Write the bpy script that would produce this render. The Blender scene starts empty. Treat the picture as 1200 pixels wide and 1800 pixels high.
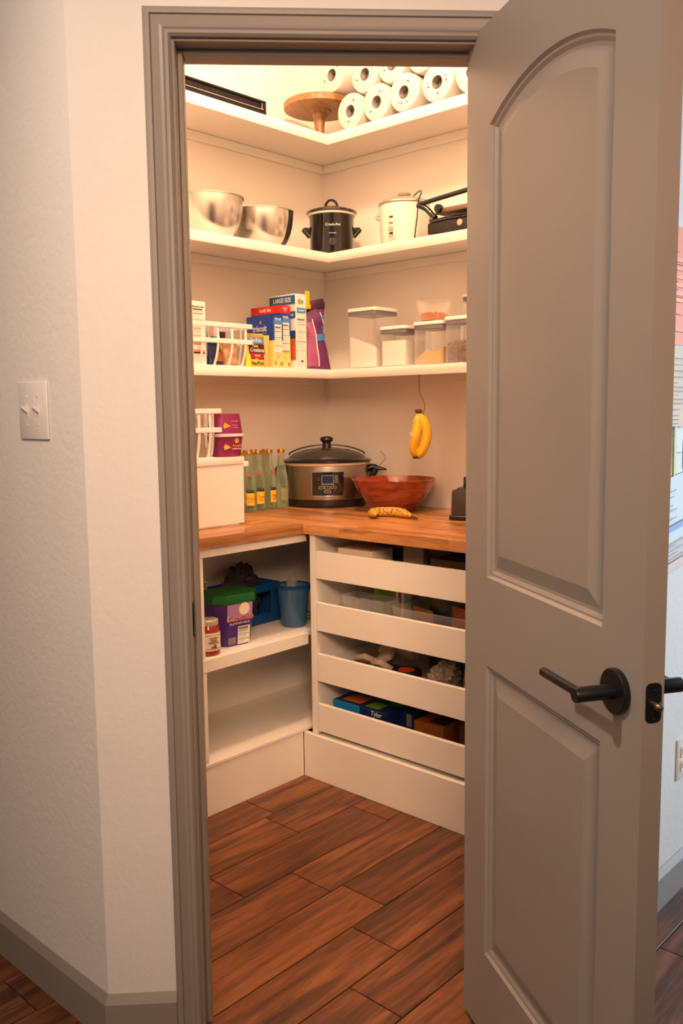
import bpy, bmesh, math, random
from mathutils import Vector, Matrix
random.seed(7)
R = math.radians
SC = bpy.context.scene
COL = SC.collection

# ------------------------------------------------------------------ camera
F_PX = 1558.168
CAM = Vector((-2.196160, -2.225766, 1.332160))
az, pt, rl = R(45 - 2.325477), R(-6.601654), R(-0.683850)
Fw = Vector((math.cos(az) * math.cos(pt), math.sin(az) * math.cos(pt), math.sin(pt)))
Rt = Vector((math.sin(az), -math.cos(az), 0)); Up = Rt.cross(Fw)
Rt2 = Rt * math.cos(rl) + Up * math.sin(rl); Up2 = Up * math.cos(rl) - Rt * math.sin(rl)
cd = bpy.data.cameras.new('camera'); cam = bpy.data.objects.new('camera', cd); COL.objects.link(cam)
cd.sensor_fit = 'VERTICAL'; cd.sensor_height = 36; cd.sensor_width = 24; cd.lens = 36 * F_PX / 1800
cd.clip_start = 0.05
cam.matrix_world = Matrix(((Rt2.x, Up2.x, -Fw.x, CAM.x), (Rt2.y, Up2.y, -Fw.y, CAM.y), (Rt2.z, Up2.z, -Fw.z, CAM.z), (0, 0, 0, 1)))
SC.camera = cam

# ------------------------------------------------------------------ world, lights, exposure
SC.view_settings.view_transform = 'Standard'; SC.view_settings.look = 'None'
SC.view_settings.gamma = 1.0; SC.view_settings.use_curve_mapping = False
SC.view_settings.exposure = 0.0
w = bpy.data.worlds.new('world'); SC.world = w; w.use_nodes = True
bg = w.node_tree.nodes['Background']; bg.inputs[0].default_value = (0.75, 0.85, 1.0, 1); bg.inputs[1].default_value = 1.6

def lamp(name, kind, loc, energy, color, size=0.1, sizey=None, rot=(0, 0, 0), target=None):
    l = bpy.data.lights.new(name, kind); l.energy = energy; l.color = color
    o = bpy.data.objects.new(name, l); COL.objects.link(o); o.location = loc; o.rotation_euler = rot
    if kind == 'AREA':
        l.size = size
        if sizey: l.shape = 'RECTANGLE'; l.size_y = sizey
    else: l.shadow_soft_size = size
    if target is not None: o.rotation_euler = (Vector(target) - Vector(loc)).to_track_quat('-Z', 'Y').to_euler()
    return o
lamp('pantry_lamp', 'POINT', (-0.42, -0.52, 2.95), 88, (1.0, 0.61, 0.37), 0.08)
hl = lamp('hall_lamp', 'AREA', (-2.48, -.68, 2.72), 8, (1.0, 0.78, 0.62), 0.10, target=(-.90, -1.65, .85)); hl.data.spread = R(95)
lamp('entry_lamp', 'POINT', (-2.15, -2.15, 2.90), 12, (1.0, 0.86, 0.80), 0.15)
pfl = lamp('pantry_fill', 'AREA', (-3.1, -3.3, 2.7), 10, (1.0, 0.60, 0.36), 0.9, target=(0, -.1, .7)); pfl.data.spread = R(50)  # added fill light, beamed through the doorway to lift the lower cabinets
dl_ = lamp('window_daylight', 'AREA', (3.3, -3.2, 1.45), 36, (0.62, 0.82, 1.0), 1.4, 1.4, target=(-.2, -1.32, 1.2)); dl_.data.spread = R(70)

# ------------------------------------------------------------------ materials
def lin(c):
    return tuple((x / 12.92 if x <= 0.04045 else ((x + 0.055) / 1.055) ** 2.4) for x in (v / 255 for v in c))
MATS = {}
def mat(name, col, rough=0.5, metal=0.0, var=0.0, scale=20, bump=0.0, bscale=80, trans=0.0, ior=1.45, coat=0.0, spec=0.5, emit=None, aniso=None, sss=0.0):
    """col is linear rgb; light noise variation + fine bump, all procedural"""
    if name in MATS: return MATS[name]
    m = bpy.data.materials.new(name); m.use_nodes = True; N = m.node_tree.nodes; L = m.node_tree.links
    b = N['Principled BSDF']; b.inputs['Roughness'].default_value = rough; b.inputs['Metallic'].default_value = metal
    b.inputs['Base Color'].default_value = (*col, 1); b.inputs['IOR'].default_value = ior
    b.inputs['Transmission Weight'].default_value = trans; b.inputs['Coat Weight'].default_value = coat
    b.inputs['Specular IOR Level'].default_value = spec
    if sss: b.inputs['Subsurface Weight'].default_value = sss; b.inputs['Subsurface Radius'].default_value = (.02, .01, .005)
    if emit: b.inputs['Emission Color'].default_value = (*emit[0], 1); b.inputs['Emission Strength'].default_value = emit[1]
    tc = N.new('ShaderNodeTexCoord')
    n = N.new('ShaderNodeTexNoise'); n.inputs['Scale'].default_value = scale; n.inputs['Detail'].default_value = 4
    L.new(tc.outputs['Object'], n.inputs['Vector'])
    v = max(var, 0.015)
    mx = N.new('ShaderNodeMix'); mx.data_type = 'RGBA'
    mx.inputs['A'].default_value = (*[c * (1 - v) for c in col], 1); mx.inputs['B'].default_value = (*[min(1, c * (1 + v)) for c in col], 1)
    L.new(n.outputs['Fac'], mx.inputs['Factor']); L.new(mx.outputs['Result'], b.inputs['Base Color'])
    if aniso:
        mp = N.new('ShaderNodeMapping'); mp.inputs['Scale'].default_value = aniso; L.new(tc.outputs['Object'], mp.inputs['Vector']); L.new(mp.outputs[0], n.inputs['Vector'])
    if bump:
        n2 = N.new('ShaderNodeTexNoise'); n2.inputs['Scale'].default_value = bscale; n2.inputs['Detail'].default_value = 3
        L.new(tc.outputs['Object'], n2.inputs['Vector'])
        bp = N.new('ShaderNodeBump'); bp.inputs['Strength'].default_value = bump; bp.inputs['Distance'].default_value = 0.002
        L.new(n2.outputs['Fac'], bp.inputs['Height']); L.new(bp.outputs[0], b.inputs['Normal'])
    MATS[name] = m; return m

def wood(name, cols, stretch, rough=0.35, bump=0.15, rnd=0.35, fine=1.0, coat=0.0):
    """grain along the axis with the small stretch value; every piece gets its own offset and tone"""
    m = bpy.data.materials.new(name); m.use_nodes = True; N = m.node_tree.nodes; L = m.node_tree.links
    b = N['Principled BSDF']; b.inputs['Roughness'].default_value = rough; b.inputs['Coat Weight'].default_value = coat
    tc = N.new('ShaderNodeTexCoord'); oi = N.new('ShaderNodeObjectInfo')
    sc = N.new('ShaderNodeVectorMath'); sc.operation = 'SCALE'; sc.inputs[0].default_value = (37, 23, 11); L.new(oi.outputs['Random'], sc.inputs['Scale'])
    ad = N.new('ShaderNodeVectorMath'); L.new(tc.outputs['Object'], ad.inputs[0]); L.new(sc.outputs[0], ad.inputs[1])
    mp = N.new('ShaderNodeMapping'); mp.inputs['Scale'].default_value = stretch; L.new(ad.outputs[0], mp.inputs['Vector'])
    n1 = N.new('ShaderNodeTexNoise'); n1.inputs['Scale'].default_value = 1.0; n1.inputs['Detail'].default_value = 6; n1.inputs['Roughness'].default_value = .62; n1.inputs['Distortion'].default_value = 1.3
    L.new(mp.outputs[0], n1.inputs['Vector'])
    mp2 = N.new('ShaderNodeMapping'); mp2.inputs['Scale'].default_value = tuple(s * 7 * fine for s in stretch); L.new(ad.outputs[0], mp2.inputs['Vector'])
    n2 = N.new('ShaderNodeTexNoise'); n2.inputs['Scale'].default_value = 1.0; n2.inputs['Detail'].default_value = 3; L.new(mp2.outputs[0], n2.inputs['Vector'])
    a = N.new('ShaderNodeMath'); a.operation = 'MULTIPLY_ADD'; a.inputs[1].default_value = .30; L.new(n2.outputs['Fac'], a.inputs[0]); L.new(n1.outputs['Fac'], a.inputs[2])
    s = N.new('ShaderNodeMath'); s.operation = 'MULTIPLY_ADD'; s.inputs[1].default_value = rnd; L.new(oi.outputs['Random'], s.inputs[0]); L.new(a.outputs[0], s.inputs[2])
    s2 = N.new('ShaderNodeMath'); s2.operation = 'SUBTRACT'; s2.inputs[1].default_value = .15 + rnd / 2; L.new(s.outputs[0], s2.inputs[0])
    cr = N.new('ShaderNodeValToRGB'); e = cr.color_ramp.elements
    pos = [.30, .47, .60, .78][:len(cols)]
    e[0].position = pos[0]; e[0].color = (*cols[0], 1); e[1].position = pos[-1]; e[1].color = (*cols[-1], 1)
    for p_, c_ in list(zip(pos, cols))[1:-1]:
        k = e.new(p_); k.color = (*c_, 1)
    L.new(s2.outputs[0], cr.inputs[0]); L.new(cr.outputs[0], b.inputs['Base Color'])
    bp = N.new('ShaderNodeBump'); bp.inputs['Strength'].default_value = bump; bp.inputs['Distance'].default_value = 0.0015
    L.new(a.outputs[0], bp.inputs['Height']); L.new(bp.outputs[0], b.inputs['Normal'])
    return m

def glassy(name, col, alpha=0.25, rough=0.08):
    """thin clear plastic or glass: mix of transparent and glossy, cheap and stable"""
    if name in MATS: return MATS[name]
    m = bpy.data.materials.new(name); m.use_nodes = True; N = m.node_tree.nodes; L = m.node_tree.links
    b = N['Principled BSDF']; b.inputs['Base Color'].default_value = (*col, 1); b.inputs['Roughness'].default_value = rough
    b.inputs['Alpha'].default_value = alpha; b.inputs['Specular IOR Level'].default_value = 0.8
    tr = N.new('ShaderNodeBsdfTransparent'); tr.inputs[0].default_value = (*[min(1, .84 + c * .17) for c in col], 1)
    b.inputs['Alpha'].default_value = 1
    fr = N.new('ShaderNodeLayerWeight'); fr.inputs[0].default_value = .15
    ml = N.new('ShaderNodeMath'); ml.operation = 'MULTIPLY_ADD'; ml.inputs[1].default_value = 1 - alpha; ml.inputs[2].default_value = alpha; L.new(fr.outputs['Facing'], ml.inputs[0])
    mx = N.new('ShaderNodeMixShader'); L.new(ml.outputs[0], mx.inputs[0]); L.new(tr.outputs[0], mx.inputs[1]); L.new(b.outputs[0], mx.inputs[2])
    L.new(mx.outputs[0], N['Material Output'].inputs[0])
    MATS[name] = m; return m

WALL = mat('wall_paint', (.78, .74, .69), .75, var=.03, scale=6, bump=.6, bscale=60)
PWALL = mat('pantry_wall_paint', (.89, .84, .77), .7, var=.03, scale=5, bump=.25, bscale=90)
CEIL = mat('ceiling_paint', (.80, .77, .72), .85, bump=.3, bscale=60)
TRIM = mat('greige_trim_paint', (.285, .247, .214), .42, var=.04, scale=9, bump=.12, bscale=35)
CAB = mat('cabinet_white', (.86, .82, .75), .42, var=.02, scale=8)
WHITE = mat('white_plastic', (.82, .80, .77), .35)
PAPERW = mat('white_card', (.80, .78, .74), .6)
BLACK = mat('black_plastic', (.012, .011, .011), .32)
BLACKG = mat('black_gloss', (.008, .008, .009), .12, coat=.5)
BLACKM = mat('matt_black_metal', (.012, .012, .013), .38, metal=.5, coat=.15)
STEEL = mat('brushed_steel', (.62, .60, .57), .24, metal=1.0, var=.12, scale=8, aniso=(2, 2, 220), bump=.06, bscale=200)
CHROME = mat('chrome', (.75, .74, .72), .12, metal=1.0)
BRASS = mat('antique_brass', (.42, .30, .16), .25, metal=1.0)
GROUT = mat('grout', (.055, .038, .028), .85)
PLANK = wood('wood_plank_tile', [(.032, .011, .005), (.100, .032, .011), (.190, .062, .019), (.28, .105, .036)], (1.7, 19, 19), rough=.42, bump=.35, rnd=.10)
BLOCK = wood('butcher_block', [(.26, .105, .035), (.42, .18, .060), (.54, .25, .090), (.62, .32, .13)], (26, 3.0, 26), rough=.30, bump=.05, rnd=.34, coat=.1)
BLOCKX = wood('butcher_block_long', [(.26, .105, .035), (.42, .18, .060), (.54, .25, .090), (.62, .32, .13)], (3.0, 26, 26), rough=.30, bump=.05, rnd=.34, coat=.1)
ACACIA = wood('light_wood', [(.13, .055, .02), (.24, .115, .045), (.31, .165, .07)], (6, 40, 6), rough=.4, bump=.05, rnd=.1)
REDWOOD = wood('red_lacquered_wood', [(.13, .018, .006), (.25, .035, .010), (.36, .055, .014)], (4, 4, 18), rough=.16, bump=.02, rnd=.1, coat=.6)

# ------------------------------------------------------------------ mesh helpers
class MB:
    def __init__(s): s.bm = bmesh.new()
    def _add(s, vs, fs, M=None):
        v = [s.bm.verts.new((M @ Vector(p)) if M is not None else p) for p in vs]
        out = []
        for f in fs:
            try: out.append(s.bm.faces.new([v[i] for i in f]))
            except ValueError: pass
        return v, out
    def box(s, a, b, bev=0.0, seg=1, M=None):
        x0, y0, z0 = a; x1, y1, z1 = b
        v, f = s._add([(x0,y0,z0),(x1,y0,z0),(x1,y1,z0),(x0,y1,z0),(x0,y0,z1),(x1,y0,z1),(x1,y1,z1),(x0,y1,z1)],
                      [(0,3,2,1),(4,5,6,7),(0,1,5,4),(1,2,6,5),(2,3,7,6),(3,0,4,7)], M)
        if bev:
            es = list({e for q in f for e in q.edges})
            bmesh.ops.bevel(s.bm, geom=es, offset=bev, segments=seg, affect='EDGES', profile=.5)
        return s
    def prism(s, poly, z0, z1, M=None, bev=0.0, seg=1):
        n = len(poly)
        v, f = s._add([(x, y, z0) for x, y in poly] + [(x, y, z1) for x, y in poly],
               [tuple(reversed(range(n))), tuple(range(n, 2 * n))] + [(i, (i + 1) % n, n + (i + 1) % n, n + i) for i in range(n)], M)
        if bev:
            es = list({e for q in f for e in q.edges})
            bmesh.ops.bevel(s.bm, geom=es, offset=bev, segments=seg, affect='EDGES', profile=.5)
        return s
    def loft(s, rings, closed=True, cap=(True, True), M=None):
        n = len(rings[0]); vs = [p for r in rings for p in r]; fs = []
        for k in range(len(rings) - 1):
            for i in range(n if closed else n - 1):
                j = (i + 1) % n
                fs.append((k * n + i, k * n + j, (k + 1) * n + j, (k + 1) * n + i))
        if cap[0]: fs.append(tuple(reversed(range(n))))
        if cap[1]: fs.append(tuple(range((len(rings) - 1) * n, len(rings) * n)))
        s._add(vs, fs, M); return s
    def lathe(s, prof, c=(0, 0, 0), n=32, sx=1, sy=1, M=None, power=2.0, cap=(True, True)):
        rings = []
        for r, z in prof:
            ring = []
            for i in range(n):
                a = 2 * math.pi * i / n; ca, sa = math.cos(a), math.sin(a)
                k = 1.0 if power == 2.0 else (abs(ca) ** power + abs(sa) ** power) ** (-1 / power)
                ring.append((c[0] + r * sx * ca * k, c[1] + r * sy * sa * k, c[2] + z))
            rings.append(ring)
        return s.loft(rings, cap=cap, M=M)
    def tube(s, pts, r, n=10, M=None, flat=1.0, up=None):
        pts = [Vector(p) for p in pts]; rs = r if isinstance(r, (list, tuple)) else [r] * len(pts)
        rings = []; ref = Vector(up) if up else None
        for i, p in enumerate(pts):
            t = (pts[min(i + 1, len(pts) - 1)] - pts[max(i - 1, 0)]).normalized()
            if ref is None: ref = t.orthogonal()
            u = (ref - t * ref.dot(t)).normalized(); v = t.cross(u); ref = u
            rings.append([p + (u * math.cos(a) * flat + v * math.sin(a)) * rs[i] for a in (2 * math.pi * k / n for k in range(n))])
        return s.loft(rings, M=M)
    def build(s, name, m, parent=None, loc=None, smooth=35, off=None):
        bmesh.ops.recalc_face_normals(s.bm, faces=s.bm.faces)
        if off is not None: bmesh.ops.translate(s.bm, verts=s.bm.verts, vec=-Vector(off))
        me = bpy.data.meshes.new(name); s.bm.to_mesh(me); s.bm.free()
        if smooth:
            me.shade_smooth(); me.set_sharp_from_angle(angle=R(smooth))
        for q in (m if isinstance(m, (list, tuple)) else [m]): me.materials.append(q)
        o = bpy.data.objects.new(name, me); COL.objects.link(o)
        if parent: o.parent = parent
        if loc is not None: o.location = loc
        return o
def smoothpath(pts, k=6):
    P = [Vector(p) for p in pts]; out = []
    for i in range(len(P) - 1):
        a, b, c, d = P[max(i - 1, 0)], P[i], P[i + 1], P[min(i + 2, len(P) - 1)]
        for j in range(k):
            t = j / k
            out.append(.5 * ((2 * b) + (c - a) * t + (2 * a - 5 * b + 4 * c - d) * t * t + (3 * b - a - 3 * c + d) * t ** 3))
    out.append(P[-1]); return out
def tag(o, label, cat, group=None):
    o['label'] = label; o['category'] = cat
    if group: o['group'] = group
    return o
def thing(name, label, cat, loc=(0, 0, 0), rz=0, group=None, rot=None):
    o = bpy.data.objects.new(name, None); COL.objects.link(o); o.empty_display_size = .05
    o.location = loc; o.rotation_euler = rot if rot else (0, 0, rz); return tag(o, label, cat, group)
def struct(o): o['kind'] = 'structure'; return o
def lab(o, s): o['label'] = s; return o
def copytree(o, parent=None):
    c = o.copy(); COL.objects.link(c)
    if parent: c.parent = parent
    for ch in list(o.children): copytree(ch, c)
    return c
def text(s, size, m, parent, M, name='lettering', depth=.0006, xs=1.0, align='CENTER', shear=0):
    c = bpy.data.curves.new('t', 'FONT'); c.body = s; c.size = size; c.align_x = align; c.align_y = 'CENTER'; c.extrude = depth; c.shear = shear; c.resolution_u = 3; c.space_line = .8
    t = bpy.data.objects.new('t', c); COL.objects.link(t)
    bpy.context.view_layer.update()
    me = bpy.data.meshes.new_from_object(t.evaluated_get(bpy.context.evaluated_depsgraph_get()))
    bpy.data.objects.remove(t); bpy.data.curves.remove(c)
    me.transform(M @ Matrix.Diagonal((xs, 1, 1, 1))); me.materials.clear(); me.materials.append(m)
    me.name = name; o = bpy.data.objects.new(name, me); COL.objects.link(o); o.parent = parent; return o
def face(origin, xdir, up=(0, 0, 1)):
    """matrix whose local x runs along xdir, local y is up, local z points to the reader"""
    x = Vector(xdir).normalized(); y = Vector(up).normalized(); z = x.cross(y)
    return Matrix(((x.x, y.x, z.x, origin[0]), (x.y, y.y, z.y, origin[1]), (x.z, y.z, z.z, origin[2]), (0, 0, 0, 1)))
NEGY = (1, 0, 0)      # reading direction on a face that looks towards -y
NEGX = (0, -1, 0)     # reading direction on a face that looks towards -x
def colr(name, c, rough=.5, **k): return mat(name, lin(c), rough, **k)
def patch(name, m, parent, M, w, h, x=0, y=0, d=.0005, z=.0):
    return MB().box((x - w / 2, y - h / 2, z), (x + w / 2, y + h / 2, z + d), M=M).build(name, m, parent, smooth=0)

# ------------------------------------------------------------------ plan of the pantry
XB, YB = 0.70, 0.53            # inner back walls
WA = R(45 + 0.97236); DW = 1.347538
Wn = Vector((-math.cos(WA), -math.sin(WA), 0)); Wt = Vector((math.sin(WA), -math.cos(WA), 0))
def WM():                     # local frame of the diagonal wall: x along wall (to the right), y = into the pantry, z up
    o = Wn * DW
    return Matrix(((Wt.x, -Wn.x, 0, o.x), (Wt.y, -Wn.y, 0, o.y), (0, 0, 1, 0), (0, 0, 0, 1)))
def wp(u, out=0): q = Wn * (DW + out) + Wt * u; return (q.x, q.y)
UC, UR = -0.437157, 0.508074
XL, YR = wp(UC)[0], wp(UR)[1]  # -1.2509, -1.322
JL, JR, JT = -0.2352, 0.378, 2.0265
CZ = 3.05

# floor: grout bed with one object per plank tile
fl = struct(MB().box((-3.4, -4.6, -.12), (3.4, 3.1, -.004)).build('floor', GROUT, smooth=0))
PL, PW, G = .6170, .1570, .0035
pm = MB().box((G / 2, -PW + G / 2, -.008), (PL - G / 2, -G / 2, 0), bev=.0005).build('plank', PLANK, fl, smooth=0)
starts = {0: -.327, 1: -.692, 2: -.513, 3: -.466, 4: -.600, 5: -.783, 6: -.40, 7: -.25, 8: -.16}
first = True; cnt = 0
for k in range(-5, 14):
    y = -.1455 - PW * k
    s0 = starts.get(k, random.uniform(0, PL))
    x = s0 - PL * math.ceil((s0 + 2.6) / PL)
    while x < 1.25:
        vis = not (y - PW > .02 and x > XL) and not (x > .02 and y - PW > YR + .05) and y > -2.6 and (x < 1.2)
        vis = vis and not (x > -.62 and y < -1.9) and not (x < -1.9 and (y < -1.2))
        if vis:
            if first: o = pm; first = False
            else: o = pm.copy(); COL.objects.link(o)
            o.location = (x, y, 0); cnt += 1
        x += PL

ce = struct(MB().box((-3.5, -4.7, CZ), (3.5, 3.2, CZ + .1)).build('ceiling', CEIL, smooth=0))
T = .115
struct(MB().box((-1.2, YB, 0), (XB + T, YB + T, CZ)).build('wall_back_left', PWALL, smooth=0))
struct(MB().box((XB, -1.25, 0), (XB + T, YB, CZ)).build('wall_back_right', PWALL, smooth=0))
i1 = wp(UC + .05, -T); i2 = wp(UR - .05, -T)
# diagonal door wall, one mesh with its opening (three lengths of stud wall in the wall frame)
mb = MB(); Mw = WM()
mb.prism([(UC, 0), (JL - .018, 0), (JL - .018, T), (UC + .048, T)], 0, CZ, M=Mw)
mb.prism([(JR + .018, 0), (UR, 0), (UR - .048, T), (JR + .018, T)], 0, CZ, M=Mw)
mb.box((JL - .018, 0, JT + .018), (JR + .018, T, CZ), M=Mw)
struct(mb.build('wall_front', WALL, smooth=0))
struct(MB().prism([(XL, wp(UC)[1]), (XL, 3.1), (XL + T, 3.1), (XL + T, wp(UC)[1] + .048 * 1.0)], 0, CZ).build('wall_left', WALL, smooth=0))
struct(MB().prism([(wp(UR)[0], YR), (3.4, YR), (3.4, YR + T), (wp(UR)[0] + .05, YR + T)], 0, CZ).build('wall_right', WALL, smooth=0))
# the rest of the hall
struct(MB().box((-3.5, -4.7, 0), (-3.4, 3.2, CZ)).build('wall_hall_left', WALL, smooth=0))
struct(MB().box((-3.4, 3.1, 0), (XL + T, 3.2, CZ)).build('wall_hall_far', WALL, smooth=0))
struct(MB().box((-3.4, -4.7, 0), (3.4, -4.6, CZ)).build('wall_hall_rear', WALL, smooth=0))
mb = MB(); mb.box((3.4, -4.7, 0), (3.5, YR + T, .7)); mb.box((3.4, -4.7, 2.2), (3.5, YR + T, CZ)); mb.box((3.4, -4.7, .7), (3.5, -4.1, 2.2)); mb.box((3.4, -2.5, .7), (3.5, YR + T, 2.2))
struct(mb.build('wall_hall_right', WALL, smooth=0))
wf = struct(MB().box((3.42, -4.1, .7), (3.46, -4.05, 2.2)).box((3.42, -2.55, .7), (3.46, -2.5, 2.2)).box((3.42, -4.1, .7), (3.46, -2.5, .75)).box((3.42, -4.1, 2.15), (3.46, -2.5, 2.2)).box((3.42, -3.32, .7), (3.46, -3.28, 2.2)).build('window_1', WHITE, smooth=0))

# baseboards with a chamfered top
def baseboard(name, path, h=.105, t=.013, c=.018):
    """path: plan points on the wall face, room side to the right of the walking direction"""
    P = [Vector((x, y, 0)) for x, y in path]; prof = [(0, 0), (t, 0), (t, h - c), (.002, h), (0, h)]; rings = []
    for i, p in enumerate(P):
        d0 = (P[i] - P[i - 1]).normalized() if i else None; d1 = (P[i + 1] - P[i]).normalized() if i < len(P) - 1 else None
        n0 = Vector((d0.y, -d0.x, 0)) if d0 else None; n1 = Vector((d1.y, -d1.x, 0)) if d1 else None
        if n0 and n1: b = (n0 + n1).normalized(); n = b / b.dot(n0)
        else: n = n0 or n1
        rings.append([p + n * a + Vector((0, 0, z)) for a, z in prof])
    return struct(MB().loft(rings).build(name, TRIM, smooth=20))
# walking so that the room is on the right: from far left wall to corner to casing
baseboard('baseboard_left', [(XL, 3.1), (XL, wp(UC)[1]), wp(-.2919 - .001)])
baseboard('baseboard_right', [wp(.433), wp(UR), (3.4, YR)])

# door casing, jambs, stops
CP = [(0, 0), (0, .013), (.006, .0175), (.013, .0175), (.0145, .014), (.017, .0155), (.030, .011), (.036, .0135), (.040, .0115), (.046, .0125), (.051, .008), (.051, 0)]
def casing():
    o = (-.2919, 2.0832); iw = .051
    A = []
    rings = []
    UO, UO2, ZO = -.2919, JR + .005 + .051, 2.0832
    for (u, z, su, sz) in ((UO, 0, 1, 0), (UO, ZO, 1, -1), (UO2, ZO, -1, -1), (UO2, 0, -1, 0)):
        rings.append([(u + su * a, -d, z + sz * a) for a, d in CP])
    return MB().loft(rings, M=Mw)
dc = struct(casing().build('trim_1', TRIM, smooth=30)); lab(dc, 'moulded greige casing around the pantry doorway')
mb = MB()
mb.box((JL - .018, .0, 0), (JL, T, JT + .018), bev=.001, M=Mw); mb.box((JR, .0, 0), (JR + .018, T, JT + .018), bev=.001, M=Mw)
mb.box((JL, .0, JT), (JR, T, JT + .018), bev=.001, M=Mw)
jm = struct(mb.build('trim_2', TRIM)); lab(jm, 'greige door jamb lining the pantry doorway')
for nm, a, b in (('stop_strip', (JL, .037, 0), (JL + .011, .072, JT)), ('stop_strip', (JR - .011, .037, 0), (JR, .072, JT)), ('stop_strip', (JL + .011, .037, JT - .011), (JR - .011, .072, JT))):
    MB().box(a, b, bev=.002, M=Mw).build(nm, TRIM, jm)
sp = MB().box((JL, .004, .875), (JL + .0025, .030, .945), bev=.001, M=Mw).build('strike_plate', BLACKM, jm); lab(sp, 'black strike plate')
MB().box((JL + .0025, .010, .893), (JL + .0032, .022, .925), M=Mw).build('strike_recess', BLACKG, sp)

# ------------------------------------------------------------------ the door leaf
DA = R(225 + 12.331169)
dx = Vector((math.cos(DA), math.sin(DA), 0)); dn = Vector((-dx.y, dx.x, 0))   # dn points to the outer side of the leaf
DWID, DT, Z0, Z1 = .6424, .0345, .012, 2.044
Md = Matrix(((dx.x, dn.x, 0, 0), (dx.y, dn.y, 0, 0), (0, 0, 1, 0), (0, 0, 0, 1)))   # local x along leaf, y = through thickness (0 = inner face)
door = thing('panel_door', 'greige two panel door with arched top panel, swung open to the right', 'door', (-.673534, -1.173772, 0), DA)
def dl(u, d, z): return (u, d, z)
PROF = [(0, 0), (.005, .006), (.009, .006), (.015, .011), (.021, .0115), (.050, .0025)]
def panel_loop(kind, ins, dep):
    if kind == 'top':
        u0, u1, z0, zs, sag = .107 + ins, .534 - ins, .999 + ins, 1.858, .050
        hw = .2135; Rr = (hw * hw + sag * sag) / (2 * sag); cu = .3205; cz = zs + sag - Rr
        r = Rr - ins; h = hw - ins; pts = [(u0, z0), (u1, z0)]
        a1 = math.asin(h / r)
        for i in range(25):
            a = a1 - 2 * a1 * i / 24; pts.append((cu + r * math.sin(a), cz + r * math.cos(a)))
    else:
        u0, u1, z0, z1 = .107 + ins, .534 - ins, .203 + ins, .819 - ins
        pts = [(u0, z0), (u1, z0), (u1, z1), (u0, z1)]
    return pts
def leaf():
    bm = bmesh.new()
    for side in (0, 1):
        f = (lambda d: d) if side == 0 else (lambda d: DT - d)
        outer = [bm.verts.new(p) for p in ((0, f(0), Z0), (DWID, f(0), Z0), (DWID, f(0), Z1), (0, f(0), Z1))]
        edges = [bm.edges.new((outer[i], outer[(i + 1) % 4])) for i in range(4)]
        for kind in ('top', 'bottom'):
            prev = None
            for ins, dep in PROF:
                L = [bm.verts.new((u, f(dep), z)) for u, z in panel_loop(kind, ins, dep)]
                n = len(L)
                if prev is None: edges += [bm.edges.new((L[i], L[(i + 1) % n])) for i in range(n)]
                else:
                    for i in range(n): bm.faces.new((prev[i], prev[(i + 1) % n], L[(i + 1) % n], L[i]))
                prev = L
            bm.faces.new(prev)
        bmesh.ops.triangle_fill(bm, edges=edges, use_beauty=True)
        if side == 0: fo = outer
        else:
            for i in range(4): bm.faces.new((fo[i], fo[(i + 1) % 4], outer[(i + 1) % 4], outer[i]))
    m = MB(); m.bm = bm; return m
leaf().build('door_leaf', TRIM, door, smooth=12)
# lever sets on both sides, latch plate and bolt in the edge
HU, HZ = .580, .914
def lever(side):
    s = -1 if side == 0 else 1; y0 = 0 if side == 0 else DT
    rot = Matrix.Translation((HU, y0, HZ)) @ Matrix.Rotation(R(90) * (1 if s < 0 else -1), 4, 'X')
    ro = MB().lathe([(.0335, 0), (.0345, .002), (.0345, .009), (.0325, .0105), (0.001, .0105)], n=40, M=rot).build('lever_rose', BLACKM, door)
    MB().lathe([(.0115, .0105), (.0115, .070), (.0105, .072), (.001, .072)], n=28, M=rot).build('lever_neck', BLACKM, ro)
    p = Vector((HU, y0 + s * .060, HZ))
    MB().tube([p + Vector((.004, 0, 0)), p + Vector((-.118, 0, 0)), p + Vector((-.120, 0, 0))], [.0075, .0075, .005], n=18).build('lever_arm', BLACKM, ro)
    if side == 0: lab(ro, 'black round lever handle on the visible face')
    return ro
lever(0); lever(1)
mb = MB(); poly = []
for cx, cz, a0 in ((.0125 - .008, .029 - .008, 0), (-.0125 + .008, .029 - .008, 90), (-.0125 + .008, -.029 + .008, 180), (.0125 - .008, -.029 + .008, 270)):
    for k in range(5): a = R(a0 + 22.5 * k); poly.append((cx + .008 * math.cos(a), cz + .008 * math.sin(a)))
Ml = Matrix(((0, 0, 1, DWID), (1, 0, 0, DT / 2), (0, 1, 0, HZ), (0, 0, 0, 1)))
lp = mb.prism(poly, 0, .0016, M=Ml).build('latch_plate', BLACKM, door)
MB().lathe([(.0075, 0), (.0075, .006), (.006, .010), (.002, .0125), (.0005, .0128)], n=24, M=Ml @ Matrix.Translation((.0035, -.004, .0016))).build('latch_bolt', BRASS, lp)
for dz in (-.021, .021): MB().lathe([(.0032, 0), (.0032, .0022), (.0012, .0016), (.0004, .0010)], n=14, M=Ml @ Matrix.Translation((0, dz, .001))).build('screw', BLACKM, lp)
for hz in (.25, 1.03, 1.82):
    MB().lathe([(.006, -.045), (.006, .045)], c=(-.004, DT + .006, hz), n=14).build('hinge_barrel', BLACKM, door)

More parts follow.
